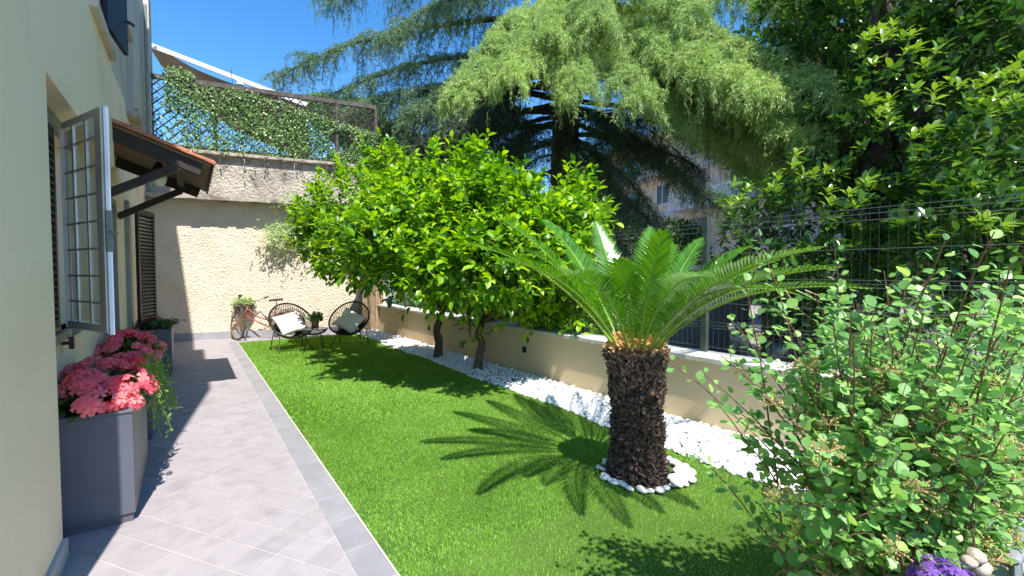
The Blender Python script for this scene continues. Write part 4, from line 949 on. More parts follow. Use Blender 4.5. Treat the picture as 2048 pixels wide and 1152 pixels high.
def frond(tip, arch=.28, ll=.215, seed=0, m=60, start=.13):
    r = np.random.default_rng(seed + 100); az = unit(np.array([tip[0] - hub[0], tip[1] - hub[1], 0])); p0 = hub + az * .13 + np.array([0, 0, -.02])
    c = p0 + (tip - p0) * .42 + np.array([0, 0, arch * np.linalg.norm(tip - p0)]); U_ = np.linspace(0, 1, 16)[:, None]
    pts = (1 - U_) ** 2 * p0 + 2 * U_ * (1 - U_) * c + U_ ** 2 * tip
    f = MB().tube(pts, np.linspace(.011, .0022, 16), 5).build('frond', M['rachis'], palm, smooth=True)
    Tn = unit(np.gradient(pts, axis=0)); V = []; F = []
    side0 = unit(np.cross(Tn.mean(0), np.array([0, 0, 1.])))
    for j in range(m):
        u = start + (1 - start) * (j + .5) / m; x = u * 15; i = min(int(x), 14); fr = x - i; p = pts[i] * (1 - fr) + pts[i + 1] * fr; T = unit(Tn[i] * (1 - fr) + Tn[i + 1] * fr)
        side = unit(np.cross(T, np.array([0, 0, 1.])) * .9 + side0 * .3); upv = unit(np.cross(side, T)); L_ = ll * (math.sin(math.pi * (.12 + .86 * u)) ** .55) * r.uniform(.93, 1.05) * (1 if u < .93 else .8)
        if u < .3: L_ *= (.35 + .65 * (u - start) / (.3 - start + 1e-6))
        w_ = .0058
        for sg in (-1, 1):
            d1 = unit(side * sg * (1.0 - .35 * u) + T * (.55 + .55 * u) + upv * (.40 + r.normal(0, .05))); d2 = unit(d1 + T * .15 - upv * .30 + np.array([0, 0, -.12]))
            wv = unit(np.cross(d1, upv)) * w_; a0 = p; a1 = p + d1 * L_ * .5; a2 = a1 + d2 * L_ * .5; n0 = len(V)
            V += [a0 - wv * .6, a0 + wv * .6, a1 - wv, a1 + wv, a2]; F += [(n0, n0 + 1, n0 + 3), (n0, n0 + 3, n0 + 2), (n0 + 2, n0 + 3, n0 + 4)]
    o = link('leaflets', fastmesh('leaflets', np.array(V) - org(palm), np.array(F), M['palm']), f); return f
tips_old = [(925, 487, 3.2, .28), (1005, 441, 3.75, .2), (1085, 440, 4.0, .2), (1192, 446, 4.05, .1), (1300, 455, 4.2, .1), (1250, 470, 2.75, .10), (1105, 556, 2.5, .34), (1402, 478, 3.9, .12), (1418, 560, 2.35, .32), (1500, 494, 3.8, .22),
        (1645, 497, 3.55, .26), (1672, 535, 3.15, .26), (1742, 578, 2.9, .30), (1500, 575, 2.5, .30), (1045, 500, 3.3, .30), (1350, 490, 4.35, .14), (1130, 500, 4.4, .2), (1560, 530, 3.6, .24), (1330, 520, 2.5, .18), (1180, 590, 4.5, .32), (1470, 560, 4.4, .3)]
tips = [(925, 487, 2.9, .26), (1005, 441, 3.6, .2), (1085, 440, 4.0, .2), (1192, 446, 4.05, .1), (1300, 455, 4.2, .1), (1325, 464, 2.1, .12), (1105, 556, 2.1, .34), (1402, 478, 3.9, .12), (1430, 557, 1.85, .30), (1500, 494, 3.4, .22),
        (1640, 497, 1.65, .20), (1680, 535, 1.85, .22), (1235, 520, 2.3, .22), (1742, 578, 1.95, .26), (1520, 575, 2.1, .28), (1045, 500, 3.2, .30), (1350, 490, 4.35, .14), (1130, 500, 4.4, .2), (1560, 520, 3.0, .24), (985, 520, 2.6, .30), (1570, 545, 2.5, .26), (1440, 515, 2.9, .2), (1345, 485, 3.0, .14), (1180, 590, 4.5, .32), (1500, 580, 4.3, .3), (1620, 600, 3.6, .34)]
for i, (x, y, d_, ar) in enumerate(tips): frond(D(x, y, d_), ar, seed=i)
o = MB()
for (x0, y0, x1, y1) in ((1570, 580, 1600, 622), (1592, 580, 1645, 606), (1610, 580, 1655, 598)): o.tube([D(x0, y0, 3.0), D(x1, y1, 3.0)], [.004, .001], 4)
o.build('dead_leaflets', plain('dead_leaflet', (.50, .42, .25), .8), palm)

# foreground shrub (bridal wreath): arching stems with lobed leaves and dry seed heads
shc = camxy(1.52, 1.72); sh_ = thing('flowering_shrub', (shc[0], shc[1], 0), 'loose green shrub with dry tan seed heads at the right foreground', 'shrub')
P = []; Dv = []; Nv = []; S = []; seeds = []
def stem(base, tip, arch, n, ls, r=.005, dens=1.0):
    c = (base + tip) / 2 + np.array([0, 0, arch]); U_ = np.linspace(0, 1, 12)[:, None]; pts = (1 - U_) ** 2 * base + 2 * U_ * (1 - U_) * c + U_ ** 2 * tip
    pts = pts + np.cumsum(rng.normal(0, .004, pts.shape), 0); MB().tube(pts, np.linspace(r, r * .3, 12), 5, cap=False).build('stem', M['stalk'], sh_)
    T = unit(np.gradient(pts, axis=0)); L_ = np.linalg.norm(np.diff(pts, axis=0), axis=1).sum()
    for j in range(n):
        u = .12 + .88 * (j + .5) / n; x = u * 11; i = min(int(x), 10); p = pts[i] + (pts[i + 1] - pts[i]) * (x - i); a = j * 2.4 + rng.uniform(0, .6); t = T[i]
        sx = unit(np.cross(t, np.array([.1, .2, 1.]))); sy = np.cross(sx, t); d_ = unit((math.cos(a) * sx + math.sin(a) * sy) + t * .55 + np.array([0, 0, .05])); P.append(p + d_ * .012); Dv.append(d_); Nv.append(np.array([-.05, -.35, 1.]) + rng.normal(0, .3, 3)); S.append(ls * rng.uniform(.55, 1.2) * (1 - .35 * max(0, u - .7) / .3))
    return pts, T
sbase = [shc + np.array([rng.normal(0, .16), rng.normal(0, .16), 0]) for _ in range(60)]
def cxyz(px, py, d): return D(px, py, d)
tipsS = []
for (px, py, d_) in ((1440, 700, 2.1), (1335, 722, 2.2), (1425, 790, 2.1), (1530, 475, 2.2), (1690, 500, 2.1), (1480, 560, 2.15), (1565, 618, 2.0), (1780, 540, 2.2), (1900, 480, 1.7), (1990, 470, 1.6), (2030, 520, 1.5), (1860, 560, 2.3), (1460, 645, 2.3), (1400, 745, 2.3), (1390, 900, 2.1), (1620, 590, 2.3), (1740, 610, 2.4), (1960, 580, 2.2), (2060, 620, 2.1), (1480, 830, 2.0)): tipsS.append((D(px, py, d_ * .70), 26))
for k in range(118):
    px, py = rng.uniform(1590, 2130), rng.uniform(610, 960); d_ = rng.uniform(1.12, 1.45 + .7 * max(0, (px - 1600) / 500))
    if px < 1620 and py < 700: py += 110
    tipsS.append((D(px, py, d_), 24))
for k in range(26): tipsS.append((D(rng.uniform(1660, 2060), rng.uniform(880, 1030), rng.uniform(1.35, 1.9)), 20))
for i, (tp_, n) in enumerate(tipsS):
    b = shc + np.array([rng.normal(0, .13), rng.normal(0, .13), 0]); L_ = np.linalg.norm(tp_ - b); pts, T = stem(b, tp_, .16 * L_ * rng.uniform(.4, 1.3), int(n * L_ * 1.35), .041, .0052)
    for q in range(rng.integers(3, 8) if i > 19 else 2):       # side shoots
        k = rng.integers(4, 11); a = pts[k]; d_ = unit(T[k] + rng.normal(0, .7, 3) + np.array([0, 0, .2])); e = a + d_ * rng.uniform(.08, .28)
        sd_, _ = stem(a, e, .01, int(rng.integers(8, 15)), .036, .002)
        if rng.random() < .32 and i > 19 and e[2] < 1.25: seeds.append(e)
for (px, py, d_, n) in ((1760, 1065, 1.2, 9), (1700, 1060, 1.25, 7), (1800, 1010, 1.2, 8), (1650, 1055, 1.35, 7), (1660, 1120, 1.4, 6), (1900, 980, 1.3, 7), (1880, 900, 1.4, 8), (1990, 900, 1.3, 7), (2020, 800, 1.2, 7), (1850, 1000, 1.3, 7)):
    e = D(px, py, d_); stem(e + np.array([-.05, .14, -.12]), e, .03, n + 2, .052, .003)
P = np.array(P); Dv = np.array(Dv); Nv = np.array(Nv); S = np.array(S)
leaves('shrub_foliage', tpl_lobed(), P, fr_(Dv, Nv), S, M['shrub'], sh_, parts=300)
mb = MB()
for e in seeds:
    for k in range(22):
        d_ = unit(rng.normal(size=3) * np.array([1, 1, .5]) + np.array([0, 0, .5])); L_ = rng.uniform(.02, .04); mb.tube([e, e + d_ * L_], .0007, 3, cap=False).bar(e + d_ * L_, e + d_ * (L_ + .006), .004, .004)
o = mb.build('seed_heads', M['seed'], sh_); o['kind'] = 'stuff'
print('shrub leaves', len(P), 'seed heads', len(seeds))
# things at the foot of the shrub
pf = D(1890, 1118, 1.22); pf[2] = max(pf[2], .1); pt = thing('purple_flowers', (pf[0], pf[1], 0), 'purple flowers under the shrub beside the carved stone', 'flowers')
n = 240; q = rnd_dirs(n); q[:, 2] = np.abs(q[:, 2]); cpf = np.array([pf[0], pf[1], pf[2] - .08]); P = cpf + q * np.array([.085, .085, .08]) * rng.uniform(.6, 1, n)[:, None]
leaves('blooms', tpl_flower(), P, fr_(unit(np.cross(q, rnd_dirs(n))), q), rng.uniform(.009, .016, n), M['purple'], pt, parts=60, partname='bloom')
P = cpf + q * np.array([.085, .085, .07]) * rng.uniform(.2, .95, n)[:, None] - np.array([0, 0, .03]); leaves('foliage', tpl_leaf(.3), P, fr_(rnd_dirs(n), rnd_dirs(n)), rng.uniform(.02, .04, n), M['flowerleaf'], pt)
mb = MB(); 
for k in range(20): a = np.array([pf[0] + rng.normal(0, .04), pf[1] + rng.normal(0, .04), 0.0]); mb.tube([a, cpf + rng.normal(0, .04, 3)], .003, 4)
mb.build('stem', M['stalk'], pt)
# carved stone, grey seat and post at the lower right
g = D(1950, 1112, 1.25); cs = thing('stone_ornament', (g[0], g[1], 0), 'tan carved stone ornament beside the purple flowers', 'ornament')
V, F = pebble_mesh(11, 2)
for k, (dx, dy, dz, s_) in enumerate(((0, 0, 0, .030), (.028, .006, -.006, .025), (-.026, .01, -.01, .025), (.006, -.01, -.034, .028), (.028, -.015, -.034, .023))):
    MB().add(V * s_ + g + np.array([dx, dy, dz]), F).build('carved_lobe', M['tanstone'], cs, smooth=True)
MB().lathe((g[0], g[1], 0), [(.06, 0), (.05, .02), (.04, max(.06, g[2] - .06))], 12).build('foot', M['tanstone'], cs)
g = G(1998, 1235); st_ = thing('grey_stool', (g[0], g[1], 0), 'pale grey plastic stool at the lower right beside the metal post', 'stool')
zt = D(1995, 1096, float((g - CAM) @ FW))[2]
MB().box(g[0] - .06, g[0] + .06, g[1] - .06, g[1] + .06, zt - .03, zt).build('seat', M['plastic'], st_, bevel=.02)
for sx in (-1, 1):
    for sy in (-1, 1): MB().bar((g[0] + sx * .042, g[1] + sy * .042, zt - .03), (g[0] + sx * .05, g[1] + sy * .05, 0), .022, .022).build('leg', M['plastic'], st_, bevel=.005)
MB().box(g[0] - .04, g[0] + .04, g[1] - .04, g[1] + .04, .04, zt - .05).build('apron', M['plastic'], st_, bevel=.01)
g = D(2036, 1060, 2.1); po = thing('metal_post', (g[0], g[1], 0), 'galvanised metal post at the lower right corner', 'post')
MB().tube([(g[0], g[1], 0), (g[0], g[1], g[2] + .12)], .022, 12).build('tube', M['steel'], po, smooth=True)
MB().lathe((g[0], g[1], g[2] + .12), [(.026, -.01), (.026, .01), (.015, .022), (.002, .025)], 12).build('cap', M['black'], po)

# ------------------------------------------------------------------ beyond the wall
# magnolias
MT = tpl_leaf(.24, .12, .06)
tree('magnolia_tree', camxy(5.6, 6.6, -.35), 'tall dark magnolia filling the upper right beyond the fence', 'tree',
     [(camxy(6.1, 6.6, 3.6), (1.5, 1.7, 1.6), 850), (camxy(6.4, 6.8, 6.0), (1.9, 2.0, 1.9), 850), (camxy(4.5, 6.6, 2.0), (1.5, 1.3, 1.1), 420), (camxy(5.6, 8.2, 5.4), (1.5, 1.3, 1.6), 420), (camxy(7.0, 6.4, 4.0), (1.9, 1.8, 2.4), 600), (camxy(5.6, 7.0, 1.2), (2.0, 1.4, 1.1), 330)],
     [camxy(5.6, 6.6, -.35), camxy(5.65, 6.6, 1.5), camxy(5.5, 6.7, 3.0), camxy(5.7, 6.6, 5.0)], .16, 'magnolia', .16, 9, .16, MT, 300, bark='bark', limbs=5, up=.35, outw=.9, inner=.15)
tree('magnolia_tree', camxy(4.6, 4.5, -.35), 'smaller magnolia with yellow green new leaves, close behind the fence at the right', 'tree',
     [(camxy(4.55, 4.35, 1.75), (.75, .6, .65), 210), (camxy(5.2, 4.7, 2.3), (.9, .8, .9), 260)],
     [camxy(4.6, 4.5, -.35), camxy(4.65, 4.5, .6), camxy(4.6, 4.5, 1.5)], .07, 'magnolia', .15, 9, .15, MT, 260, bark='bark', limbs=4, up=.6)
# bright young rosettes
def rosettes(lst, parent):
    P = []; Dv = []
    for (px, py, d_) in lst:
        c = D(px, py, d_); 
        for r_ in range(rng.integers(2, 5)):
            cc = c + rng.normal(0, .10, 3); ax = unit(np.array([0, 0, 1.]) - FW * .5 + rng.normal(0, .3, 3)); x = unit(np.cross(ax, FW)); y = np.cross(x, ax)
            for j in range(8): a = j * 2.4; P.append(cc + ax * .01 * j); Dv.append(unit(math.cos(a) * x + math.sin(a) * y + ax * (.3 + .14 * j)))
    P = np.array(P); Dv = np.array(Dv); leaves('young_leaves', MT, P, fr_(Dv, rnd_dirs(len(P)) * .3 + np.array([0, 0, 1]) - FW * .4), rng.uniform(.09, .14, len(P)), M['maglight'], parent, parts=0)
mags = [o for o in C.objects if o.name.startswith('magnolia_tree')]
rosettes([(rng.uniform(1690, 2040), rng.uniform(10, 420), rng.uniform(4.9, 5.4)) for _ in range(24)] + [(1600, 330, 5.3), (1620, 370, 5.3), (1730, 240, 5.0), (1750, 250, 5.0), (1740, 100, 5.0), (1520, 370, 5.3), (1480, 400, 5.3), (1850, 190, 4.6), (2010, 140, 4.3), (2020, 180, 4.3), (1700, 400, 4.8)], mags[0])
rosettes([(1990, 420, 3.9), (1950, 450, 3.9), (2030, 460, 3.8), (1930, 480, 3.9), (1840, 480, 4.2), (1900, 440, 4.1), (2010, 500, 3.8), (1960, 410, 4.0)], mags[1])

# cedar: trunk, drooping branches, hanging sprays of needles
cedar = thing('cedar_tree', camxy(1.78, 13, -.35), 'huge weeping cedar with dark trunk rising behind the low wall', 'tree')
def ct(px, py): return D(px, py, 13.0)
tk = curve([camxy(1.72, 13, -.35), ct(1130, 420), ct(1132, 250), ct(1150, 60), ct(1165, -200), ct(1170, -900)], 30)
MB().tube(tk, np.concatenate([np.linspace(.46, .37, 15), np.linspace(.36, .10, 15)]), 14).build('trunk', M['bark'], cedar, smooth=True)
def trunk_at(z): i = int(np.argmin(np.abs(tk[:, 2] - z))); return tk[i]
NP, ND, NS, NG, HP = [], [], [], [], []      # needles: position, dir, size, sunlit or shade tint
twig_mb = MB()
def needles_along(A, B, per, size, bright, spread=.03):
    n = len(A); u = rng.random((n, per, 1)); p = A[:, None] * (1 - u) + B[:, None] * u + rng.normal(0, spread, (n, per, 3)); d = unit(B - A)[:, None] + rng.normal(0, .55, (n, per, 3))
    NP.append(p.reshape(-1, 3)); ND.append(unit(d.reshape(-1, 3))); NS.append(rng.uniform(.7, 1.2, n * per) * size); NG.append(np.full(n * per, bright))
def branch(start, end, sag, r, nside, sidelen, hang, bright, npt=34, size=.085, dens=1.0, bare=.25, tip_droop=.25):
    start = np.array(start); end = np.array(end); L_ = np.linalg.norm(end - start); c = start + (end - start) * .55 + np.array([0, 0, sag])
    U_ = np.linspace(0, 1, npt)[:, None]; pts = (1 - U_) ** 2 * start + 2 * U_ * (1 - U_) * c + U_ ** 2 * end; pts[:, 2] -= (U_[:, 0] ** 4) * tip_droop; pts += np.cumsum(rng.normal(0, .012, pts.shape), 0)
    MB().tube(pts, np.linspace(r, .012, npt), 6).build('branch', M['bark'], cedar, smooth=True); T = unit(np.gradient(pts, axis=0))
    A, B, Ah, Bh = [], [], [], []
    for k in range(nside):
        u = bare + (1 - bare) * (k + rng.random()) / nside; i = min(int(u * (npt - 1)), npt - 2); p = pts[i]; h = unit(np.cross(T[i], np.array([0, 0, 1.]))); sg = 1 if k % 2 else -1
        sl_ = sidelen * (1.15 - .75 * u) * rng.uniform(.6, 1.25); d_ = unit(h * sg + T[i] * rng.uniform(.3, 1.0) + np.array([0, 0, rng.uniform(-.15, .25)])); m = 7; q = [p]; d_ = unit(d_ + rng.normal(0, .18, 3))
        for j in range(m): d_ = unit(d_ + np.array([0, 0, -.10 - .03 * j])); q.append(q[-1] + d_ * sl_ / m)
        twig_mb.tube(q, np.linspace(.012, .003, m + 1), 3, cap=False)
        for j in range(m):
            for rep in range(2):
                e = q[j] + (q[j + 1] - q[j]) * rng.random(); dd_ = unit(np.cross(unit(q[j + 1] - q[j]), np.array([0, 0, 1.])) * rng.choice([-1, 1]) + (q[j + 1] - q[j]) * 2 + np.array([0, 0, rng.uniform(-.5, .25)])); f = e + dd_ * rng.uniform(.12, .3); A.append(e); B.append(f)
                g_ = f + np.array([rng.normal(0, .05), rng.normal(0, .05), -hang * rng.uniform(.12, 1.0) * (1.5 if rng.random() < .15 else .85)]); Ah.append(f); Bh.append(g_)
            A.append(q[j]); B.append(q[j + 1])
    A, B, Ah, Bh = map(np.array, (A, B, Ah, Bh)); needles_along(A, B, int(17 * dens), size, bright, .024); needles_along(Ah, Bh, int(15 * dens), size * .95, bright, .016)
    st_ = 2 if bright == 2 else (3 if dens > .5 else 6)
    for a, b in zip(Ah[::st_], Bh[::st_]): twig_mb.tube([a, (a + b) / 2 + rng.normal(0, .015, 3), b], .0035, 3, cap=False)
    A2 = pts[int(npt * bare):-1]; needles_along(A2, pts[int(npt * bare) + 1:], 10, size, bright, .05)
    return pts
def tz_(py): return ct(1135, py)
# left, behind: tiers with shade painted as dark blue green needles
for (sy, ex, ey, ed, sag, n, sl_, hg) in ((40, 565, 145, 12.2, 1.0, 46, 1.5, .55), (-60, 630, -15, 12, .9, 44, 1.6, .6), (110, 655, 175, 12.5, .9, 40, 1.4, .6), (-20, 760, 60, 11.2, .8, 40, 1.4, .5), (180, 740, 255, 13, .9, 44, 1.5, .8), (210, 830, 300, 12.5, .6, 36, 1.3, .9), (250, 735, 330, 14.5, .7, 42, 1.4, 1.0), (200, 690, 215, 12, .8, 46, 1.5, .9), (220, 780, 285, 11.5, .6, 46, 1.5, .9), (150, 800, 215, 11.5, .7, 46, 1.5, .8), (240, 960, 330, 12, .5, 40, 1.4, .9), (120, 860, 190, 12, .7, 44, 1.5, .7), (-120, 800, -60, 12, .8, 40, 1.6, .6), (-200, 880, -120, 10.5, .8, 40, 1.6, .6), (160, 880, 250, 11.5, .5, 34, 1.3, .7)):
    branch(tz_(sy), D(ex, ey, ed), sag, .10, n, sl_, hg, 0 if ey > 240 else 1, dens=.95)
# front: sunlit pads sweeping down towards the garden
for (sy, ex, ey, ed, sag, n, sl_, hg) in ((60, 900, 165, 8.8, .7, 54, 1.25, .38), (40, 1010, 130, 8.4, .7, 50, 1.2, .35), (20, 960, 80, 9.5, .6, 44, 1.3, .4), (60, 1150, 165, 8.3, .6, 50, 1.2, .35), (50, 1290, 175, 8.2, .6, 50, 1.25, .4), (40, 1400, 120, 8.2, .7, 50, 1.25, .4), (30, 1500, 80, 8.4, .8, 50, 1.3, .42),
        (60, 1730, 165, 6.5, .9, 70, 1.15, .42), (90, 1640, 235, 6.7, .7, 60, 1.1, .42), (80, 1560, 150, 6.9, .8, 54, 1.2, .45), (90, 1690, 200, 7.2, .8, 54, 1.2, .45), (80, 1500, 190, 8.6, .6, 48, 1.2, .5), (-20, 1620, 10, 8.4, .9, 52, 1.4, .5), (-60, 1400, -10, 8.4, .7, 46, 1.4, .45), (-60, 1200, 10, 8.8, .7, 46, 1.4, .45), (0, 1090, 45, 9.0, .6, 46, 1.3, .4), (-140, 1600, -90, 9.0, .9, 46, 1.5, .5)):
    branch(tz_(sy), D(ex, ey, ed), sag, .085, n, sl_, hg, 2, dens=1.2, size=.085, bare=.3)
# right and low: thin dark branches with hanging twigs
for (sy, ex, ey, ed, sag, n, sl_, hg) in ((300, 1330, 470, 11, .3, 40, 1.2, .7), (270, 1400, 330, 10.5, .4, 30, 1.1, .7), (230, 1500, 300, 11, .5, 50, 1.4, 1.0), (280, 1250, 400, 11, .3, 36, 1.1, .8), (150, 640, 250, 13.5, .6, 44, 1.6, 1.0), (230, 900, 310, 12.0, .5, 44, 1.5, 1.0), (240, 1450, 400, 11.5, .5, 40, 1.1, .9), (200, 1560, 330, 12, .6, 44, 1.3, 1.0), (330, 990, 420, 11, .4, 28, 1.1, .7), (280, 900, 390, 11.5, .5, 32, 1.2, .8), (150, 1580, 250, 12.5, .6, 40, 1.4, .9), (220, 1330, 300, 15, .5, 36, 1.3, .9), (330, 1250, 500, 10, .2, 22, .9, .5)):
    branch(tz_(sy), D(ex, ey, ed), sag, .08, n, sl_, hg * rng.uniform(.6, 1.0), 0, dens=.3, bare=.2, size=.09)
for k in range(8):       # bare tangled twigs under the pads
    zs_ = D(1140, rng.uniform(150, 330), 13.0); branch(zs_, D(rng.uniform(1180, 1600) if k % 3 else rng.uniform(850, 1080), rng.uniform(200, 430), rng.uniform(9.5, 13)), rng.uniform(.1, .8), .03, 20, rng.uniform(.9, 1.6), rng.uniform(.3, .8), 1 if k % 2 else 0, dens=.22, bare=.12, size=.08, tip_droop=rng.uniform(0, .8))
for (ex, ey, ed) in ((1270, 330, 11), (1400, 380, 11), (1320, 430, 11.5), (1480, 420, 12), (1230, 400, 11)):
    branch(tz_(rng.uniform(200, 300)), D(ex, ey, ed), rng.uniform(.2, .8), .045, 34, 1.1, .55, 1, dens=.42, size=.085, bare=.15)
for (ex, ey, ed) in ((1560, 290, 8.2), (1480, 250, 8.8), (1640, 270, 7.4), (1380, 215, 8.4), (1600, 330, 9.0), (1520, 350, 10)):
    branch(tz_(110), D(ex, ey, ed), .6, .05, 40, 1.0, .45, 2, dens=.9, size=.085, bare=.5)
# crown above the frame (its shade falls beyond)
for k in range(14):
    a = rng.uniform(0, 6.28); z = rng.uniform(11, 19); s_ = trunk_at(z); L_ = (20.5 - z) * .42; branch(s_, s_ + np.array([math.cos(a) * L_, math.sin(a) * L_, -.6]), .6, .07, 26, 1.5, .4, 1, dens=.5, size=.09)
o = twig_mb.build('hanging_twigs', M['twig'], cedar); o['kind'] = 'stuff'
P = np.concatenate(NP); Dv = np.concatenate(ND); S = np.concatenate(NS); g_ = np.concatenate(NG)
print('cedar needles', len(P))
tn = (np.array([(-.085, 0, 0), (.085, 0, 0), (0, 1, 0)]), np.array([(0, 1, 2)]))
nv = rnd_dirs(len(P)); 
for nm, mk, mat in (('sunlit_tint_foliage', g_ >= 2, 'cedar'), ('shade_tint_foliage', g_ == 1, 'cedarmid'), ('deep_shade_tint_foliage', g_ == 0, 'cedardark')):
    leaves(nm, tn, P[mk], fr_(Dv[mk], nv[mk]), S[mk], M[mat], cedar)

# simple leafy masses with trunk and crown for the background
def bgtree(name, label, x, y, h, rx, rz, mat, n, leaf=.22, cat='tree', group=None, blobs=7, z0=None):
    b = camxy(x, y, -.35); t = thing(name, b, label, cat, group); top = b + np.array([0, 0, h]); MB().tube(curve([b, b + np.array([.1, .1, h * .5]), top - np.array([0, 0, rz])], 8), np.linspace(.03 * h, .012 * h, 8), 8).build('trunk', M['bark'], t, smooth=True)
    P = []; Q = []
    for k in range(blobs):
        c = top - np.array([0, 0, rz]) + unit(rng.normal(size=3)) * np.array([rx, rx, rz]) * .55; r = rng.uniform(.35, .6); m = n // blobs; q = rnd_dirs(m); P.append(c + q * np.array([rx, rx, rz]) * r * (rng.uniform(.3, 1, m) ** .4)[:, None]); Q.append(q)
    P = np.concatenate(P); Q = np.concatenate(Q); leaves('crown', tpl_small(.3), P, fr_(unit(Q + rng.normal(0, .6, Q.shape)), rnd_dirs(len(P))), rng.uniform(.6, 1.3, len(P)) * leaf, M[mat], t)
    return t
def bgt(px, py, d_, **k):       # top of the tree at this pixel
    p = D(px, py, d_); v = p - CAM; return (float(v @ RT), float(v @ FW), p[2] + .35)
def BT(name, label, px, py, d_, rx, rz, mat, n, **k):
    x, y, h = bgt(px, py, d_); return bgtree(name, label, x, y, h, rx, rz, mat, n, **k)
BT('pine_tree', 'sunlit umbrella pine showing just above the end of the trellis', 690, 205, 22, 2.2, 1.0, 'pine', 6000, leaf=.25)
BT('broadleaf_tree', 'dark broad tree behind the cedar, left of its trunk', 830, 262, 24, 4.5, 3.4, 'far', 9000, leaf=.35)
BT('broadleaf_tree', 'mid green tree seen through the cedar branches beside the pine', 930, 300, 27, 4, 3.2, 'pine', 8000, leaf=.32)
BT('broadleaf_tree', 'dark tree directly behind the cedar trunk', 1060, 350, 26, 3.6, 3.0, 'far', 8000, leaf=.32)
BT('broadleaf_tree', 'dark bushy tree behind the trellis round opening', 640, 300, 18, 2.4, 1.8, 'pine', 7000, leaf=.22)
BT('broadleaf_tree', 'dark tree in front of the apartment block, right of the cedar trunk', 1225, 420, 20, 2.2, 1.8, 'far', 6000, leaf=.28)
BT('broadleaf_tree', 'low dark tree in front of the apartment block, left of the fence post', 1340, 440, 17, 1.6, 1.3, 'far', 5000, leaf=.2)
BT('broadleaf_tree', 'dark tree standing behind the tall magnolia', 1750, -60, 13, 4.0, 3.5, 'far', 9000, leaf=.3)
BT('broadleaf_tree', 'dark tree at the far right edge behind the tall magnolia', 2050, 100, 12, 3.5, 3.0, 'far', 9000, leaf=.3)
def hedge(label, p0, p1, w_, h, n, mat='far', leaf=.12):
    p0, p1 = np.array(p0), np.array(p1); t = thing('hedge', (p0 + p1) / 2, label, 'hedge'); n_ = np.array([-(p1 - p0)[1], (p1 - p0)[0], 0]); n_ = n_ / np.linalg.norm(n_)
    u = rng.random(n)[:, None]; P = p0 + (p1 - p0) * u + n_ * rng.uniform(-w_, w_, n)[:, None] + np.array([0, 0, 1.]) * (rng.random(n)[:, None] ** .8) * h * (1 + .12 * np.sin(u * 25) + .08 * np.sin(u * 61))
    leaves('foliage', tpl_leaf(.32), P, fr_(rnd_dirs(n), rnd_dirs(n) + np.array([0, 0, .7])), rng.uniform(.6, 1.3, n) * leaf, M[mat], t)
    mb = MB(); 
    for k in range(14): a = p0 + (p1 - p0) * (k + .5) / 14; mb.tube([a, a + np.array([0, 0, h * .8])], .03, 5)
    mb.build('stem', M['bark'], t)
hedge('dark leafy hedge behind the low wall and citrus trees', (5.2, 8.5, -.35), (5.2, 1.6, -.35), .35, 1.75, 9000, 'citrus' if False else 'ivy', .09)
hedge('taller dark hedge across the yard behind the citrus trees', camxy(-4, 15.5, -.35), camxy(4.0, 16, -.35), .8, 3.6, 14000, 'far', .2)

# courtyard wall with pillars, gate and scooter seen through the fence
cw = thing('court_wall', camxy(6.5, 9.0, -.35), 'pale courtyard wall with grey pillars seen through the fence', 'wall')
a, b = camxy(5.0, 8.6)[:2], camxy(12.0, 7.4)[:2]
MB().obox(a, b, 0, .25, -.35, 1.12).build('wall', M['courtwall'], cw)
MB().obox(a, b, -.04, .29, 1.12, 1.18).build('coping', M['coping'], cw)
for u in (.0, .14, .45, .8): q = a + (b - a) * u; MB().obox(q, q + (b - a) / np.linalg.norm(b - a) * .32, -.06, .31, -.35, 1.35).build('pillar', M['pillar'], cw, bevel=.01)
gt = thing('garage_front', camxy(4.2, 9.2, -.35), 'dark garage front with grey panel doors seen behind the fence', 'building')
a, b = camxy(2.9, 9.5)[:2], camxy(5.0, 9.2)[:2]
MB().obox(a, b, .06, 1.5, -.35, 1.55).build('wall', M['pillar'], gt); MB().obox(a, b, -.2, 1.7, 1.55, 1.66).build('roof', M['facgrey'], gt)
for k in range(4): q0 = a + (b - a) * (k / 4 + .01); q1 = a + (b - a) * ((k + 1) / 4 - .01); MB().obox(q0, q1, .0, .05, -.3, 1.45).build('door_panel', plain('slate_panel', (.10, .105, .12), .5), gt)
g = camxy(4.35, 7.6, -.35); sc_ = thing('scooter', g, 'silver and dark scooter parked behind the fence', 'scooter')
def L2(x, y, z): return g + RT * x + FW * y + np.array([0, 0, z])
for x in (-.6, .6):
    w_ = MB().tube([L2(x + .21 * math.cos(q), 0, .23 + .21 * math.sin(q)) for q in np.linspace(0, 6.283, 20, endpoint=False)], .045, 7, closed=True).build('wheel', M['rubber'], sc_, smooth=True)
    MB().tube([L2(x, -.03, .23), L2(x, .03, .23)], .13, 12).build('hub', M['silver'], w_)
MB().tube(curve([L2(-.58, 0, .30), L2(-.45, 0, .75), L2(-.40, 0, 1.0)], 6), .045, 8).build('fork', M['silver'], sc_)
MB().tube(curve([L2(-.50, 0, .85), L2(-.36, 0, .60), L2(-.25, 0, .34), L2(.15, 0, .30), L2(.30, 0, .55), L2(.75, 0, .66)], 14), [.10, .13, .14, .13, .10, .10, .11, .13, .15, .18, .19, .18, .14, .07], 10).build('body', M['silver'], sc_, smooth=True)
MB().tube([L2(-.02, 0, .74), L2(.25, 0, .80), L2(.65, 0, .80)], [.06, .11, .07], 8).build('saddle', M['leather'], sc_, smooth=True)
MB().tube([L2(-.40, -.33, 1.05), L2(-.42, 0, 1.0), L2(-.40, .33, 1.05)], .018, 6).build('handlebar', M['black'], sc_)
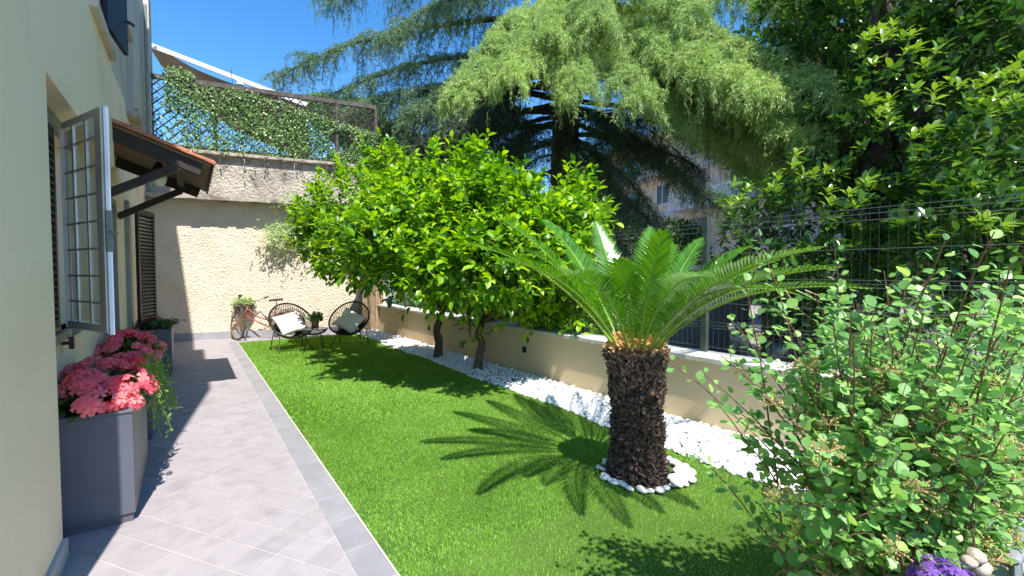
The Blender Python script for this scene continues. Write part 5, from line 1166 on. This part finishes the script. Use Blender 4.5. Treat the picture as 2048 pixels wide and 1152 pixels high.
MB().tube([L2(-.52, 0, .92), L2(-.58, 0, .90)], .07, 10).build('headlight', M['lampw'], sc_)

# apartment block far behind
ap = thing('apartment_building', camxy(12, 33, -.35), 'salmon apartment block with balconies and teal awnings behind the cedar', 'building')
p0, p1 = camxy(7.4, 46.2)[:2], camxy(18.2, 17.4)[:2]; AL = np.linalg.norm(p1 - p0); AD = (p1 - p0) / AL
MB().obox(p0, p1, -.0, 9, -.35, 12.2).build('wall', M['fac'], ap) if False else None
NL = np.array([-AD[1], AD[0]]); side = -1 if (CAM[:2] - (p0 + p1) / 2) @ NL > 0 else 1     # away from the camera
def ab(name, u0, u1, o0, o1, z0, z1, mat, par=ap):
    lo, hi = sorted((o0 * side, o1 * side)); return MB().obox(p0 + AD * u0, p0 + AD * u1, lo, hi, z0, z1).build(name, mat, par)
ab('wall', 0, AL, 0, 9, -.35, 12.0, M['fac']); ab('roof_slab', -.5, AL + .5, -.9, 9.4, 12.0, 12.35, M['facgrey'])
ab('penthouse_wall', 14, AL - 1, 1.5, 8, 12.35, 14.6, M['brick'])
fl = [0, 3.0, 6.0, 9.0]
def apx(px): 
    r = ray(px, 400)[:2]; m = np.array([[AD[0], -r[0]], [AD[1], -r[1]]]); return float(np.linalg.solve(m, CAM[:2] - p0)[0])
for z in fl[1:]: ab('floor_band', 0, AL, -.06, -.001, z - .15, z + .1, M['facgrey'])
k = 0
for z in fl:
    u = 1.0
    while u < AL - 2.5:
        bal = (k % 3 != 1); 
        w_ = ab('window', u, u + 1.3, -.05, -.004, z + (.1 if bal else .9), z + 2.3, M['wing']); ab('frame', u + .62, u + .68, -.075, -.052, z + (.1 if bal else .9), z + 2.3, M['railw'], w_); ab('frame', u - .05, u, -.075, -.002, z + (.1 if bal else .9), z + 2.3, M['railw'], w_)
        if bal and z > 0:
            s_ = ab('balcony', u - .9, u + 2.4, -1.3, -.062, z - .12, z + .06, M['facgrey'])
            mb = MB()
            for v_ in np.arange(u - .88, u + 2.4, .12): q = p0 + AD * v_ + NL * side * -1.27; mb.bar((q[0], q[1], z + .06), (q[0], q[1], z + 1.0), .02, .02)
            for zz in (1.0,): a_ = p0 + AD * (u - .9) + NL * side * -1.27; b_ = p0 + AD * (u + 2.4) + NL * side * -1.27; mb.bar((a_[0], a_[1], z + zz), (b_[0], b_[1], z + zz), .05, .05)
            mb.build('railing', M['railw'], s_)
        k += 1; u += 3.6
def apawn(px, ztop, w_=3.0, dz=1.1):
    u = apx(px); a_ = p0 + AD * u + NL * side * -.08; b_ = p0 + AD * (u + w_) + NL * side * -.08; o_ = NL * side * -1.35
    V = [(*a_, ztop), (*b_, ztop), (*(b_ + o_), ztop - dz), (*(a_ + o_), ztop - dz), (*(b_ + o_), ztop - dz - .25), (*(a_ + o_), ztop - dz - .25)]
    V2 = [(x, y, z - .03) for x, y, z in V]; F = [(0, 1, 2, 3), (3, 2, 4, 5)]; MB().add(V, F).add(V2, [f[::-1] for f in F]).build('awning', M['teal'], ap)
apawn(1246, 10.9, 4.2, 1.4); apawn(1252, 8.0, 2.0, 1.6)
# another low building row further left keeps the horizon closed
lb = thing('distant_house', camxy(-2, 40, -.35), 'pale distant house behind the trees left of the cedar', 'house')
q0, q1 = camxy(-9, 40)[:2], camxy(5, 42)[:2]; MB().obox(q0, q1, 0, 8, -.35, 6.5).build('wall', M['facgrey'], lb); MB().obox(q0, q1, -.4, 8.4, 6.5, 6.8).build('roof', M['terracotta'], lb)
for k in range(5): a = q0 + (q1 - q0) * (k + .3) / 5; MB().obox(a, a + (q1 - q0) / 14 * 1.2, -.03, -.002, 3.6, 5.0).build('window', M['wing'], lb)
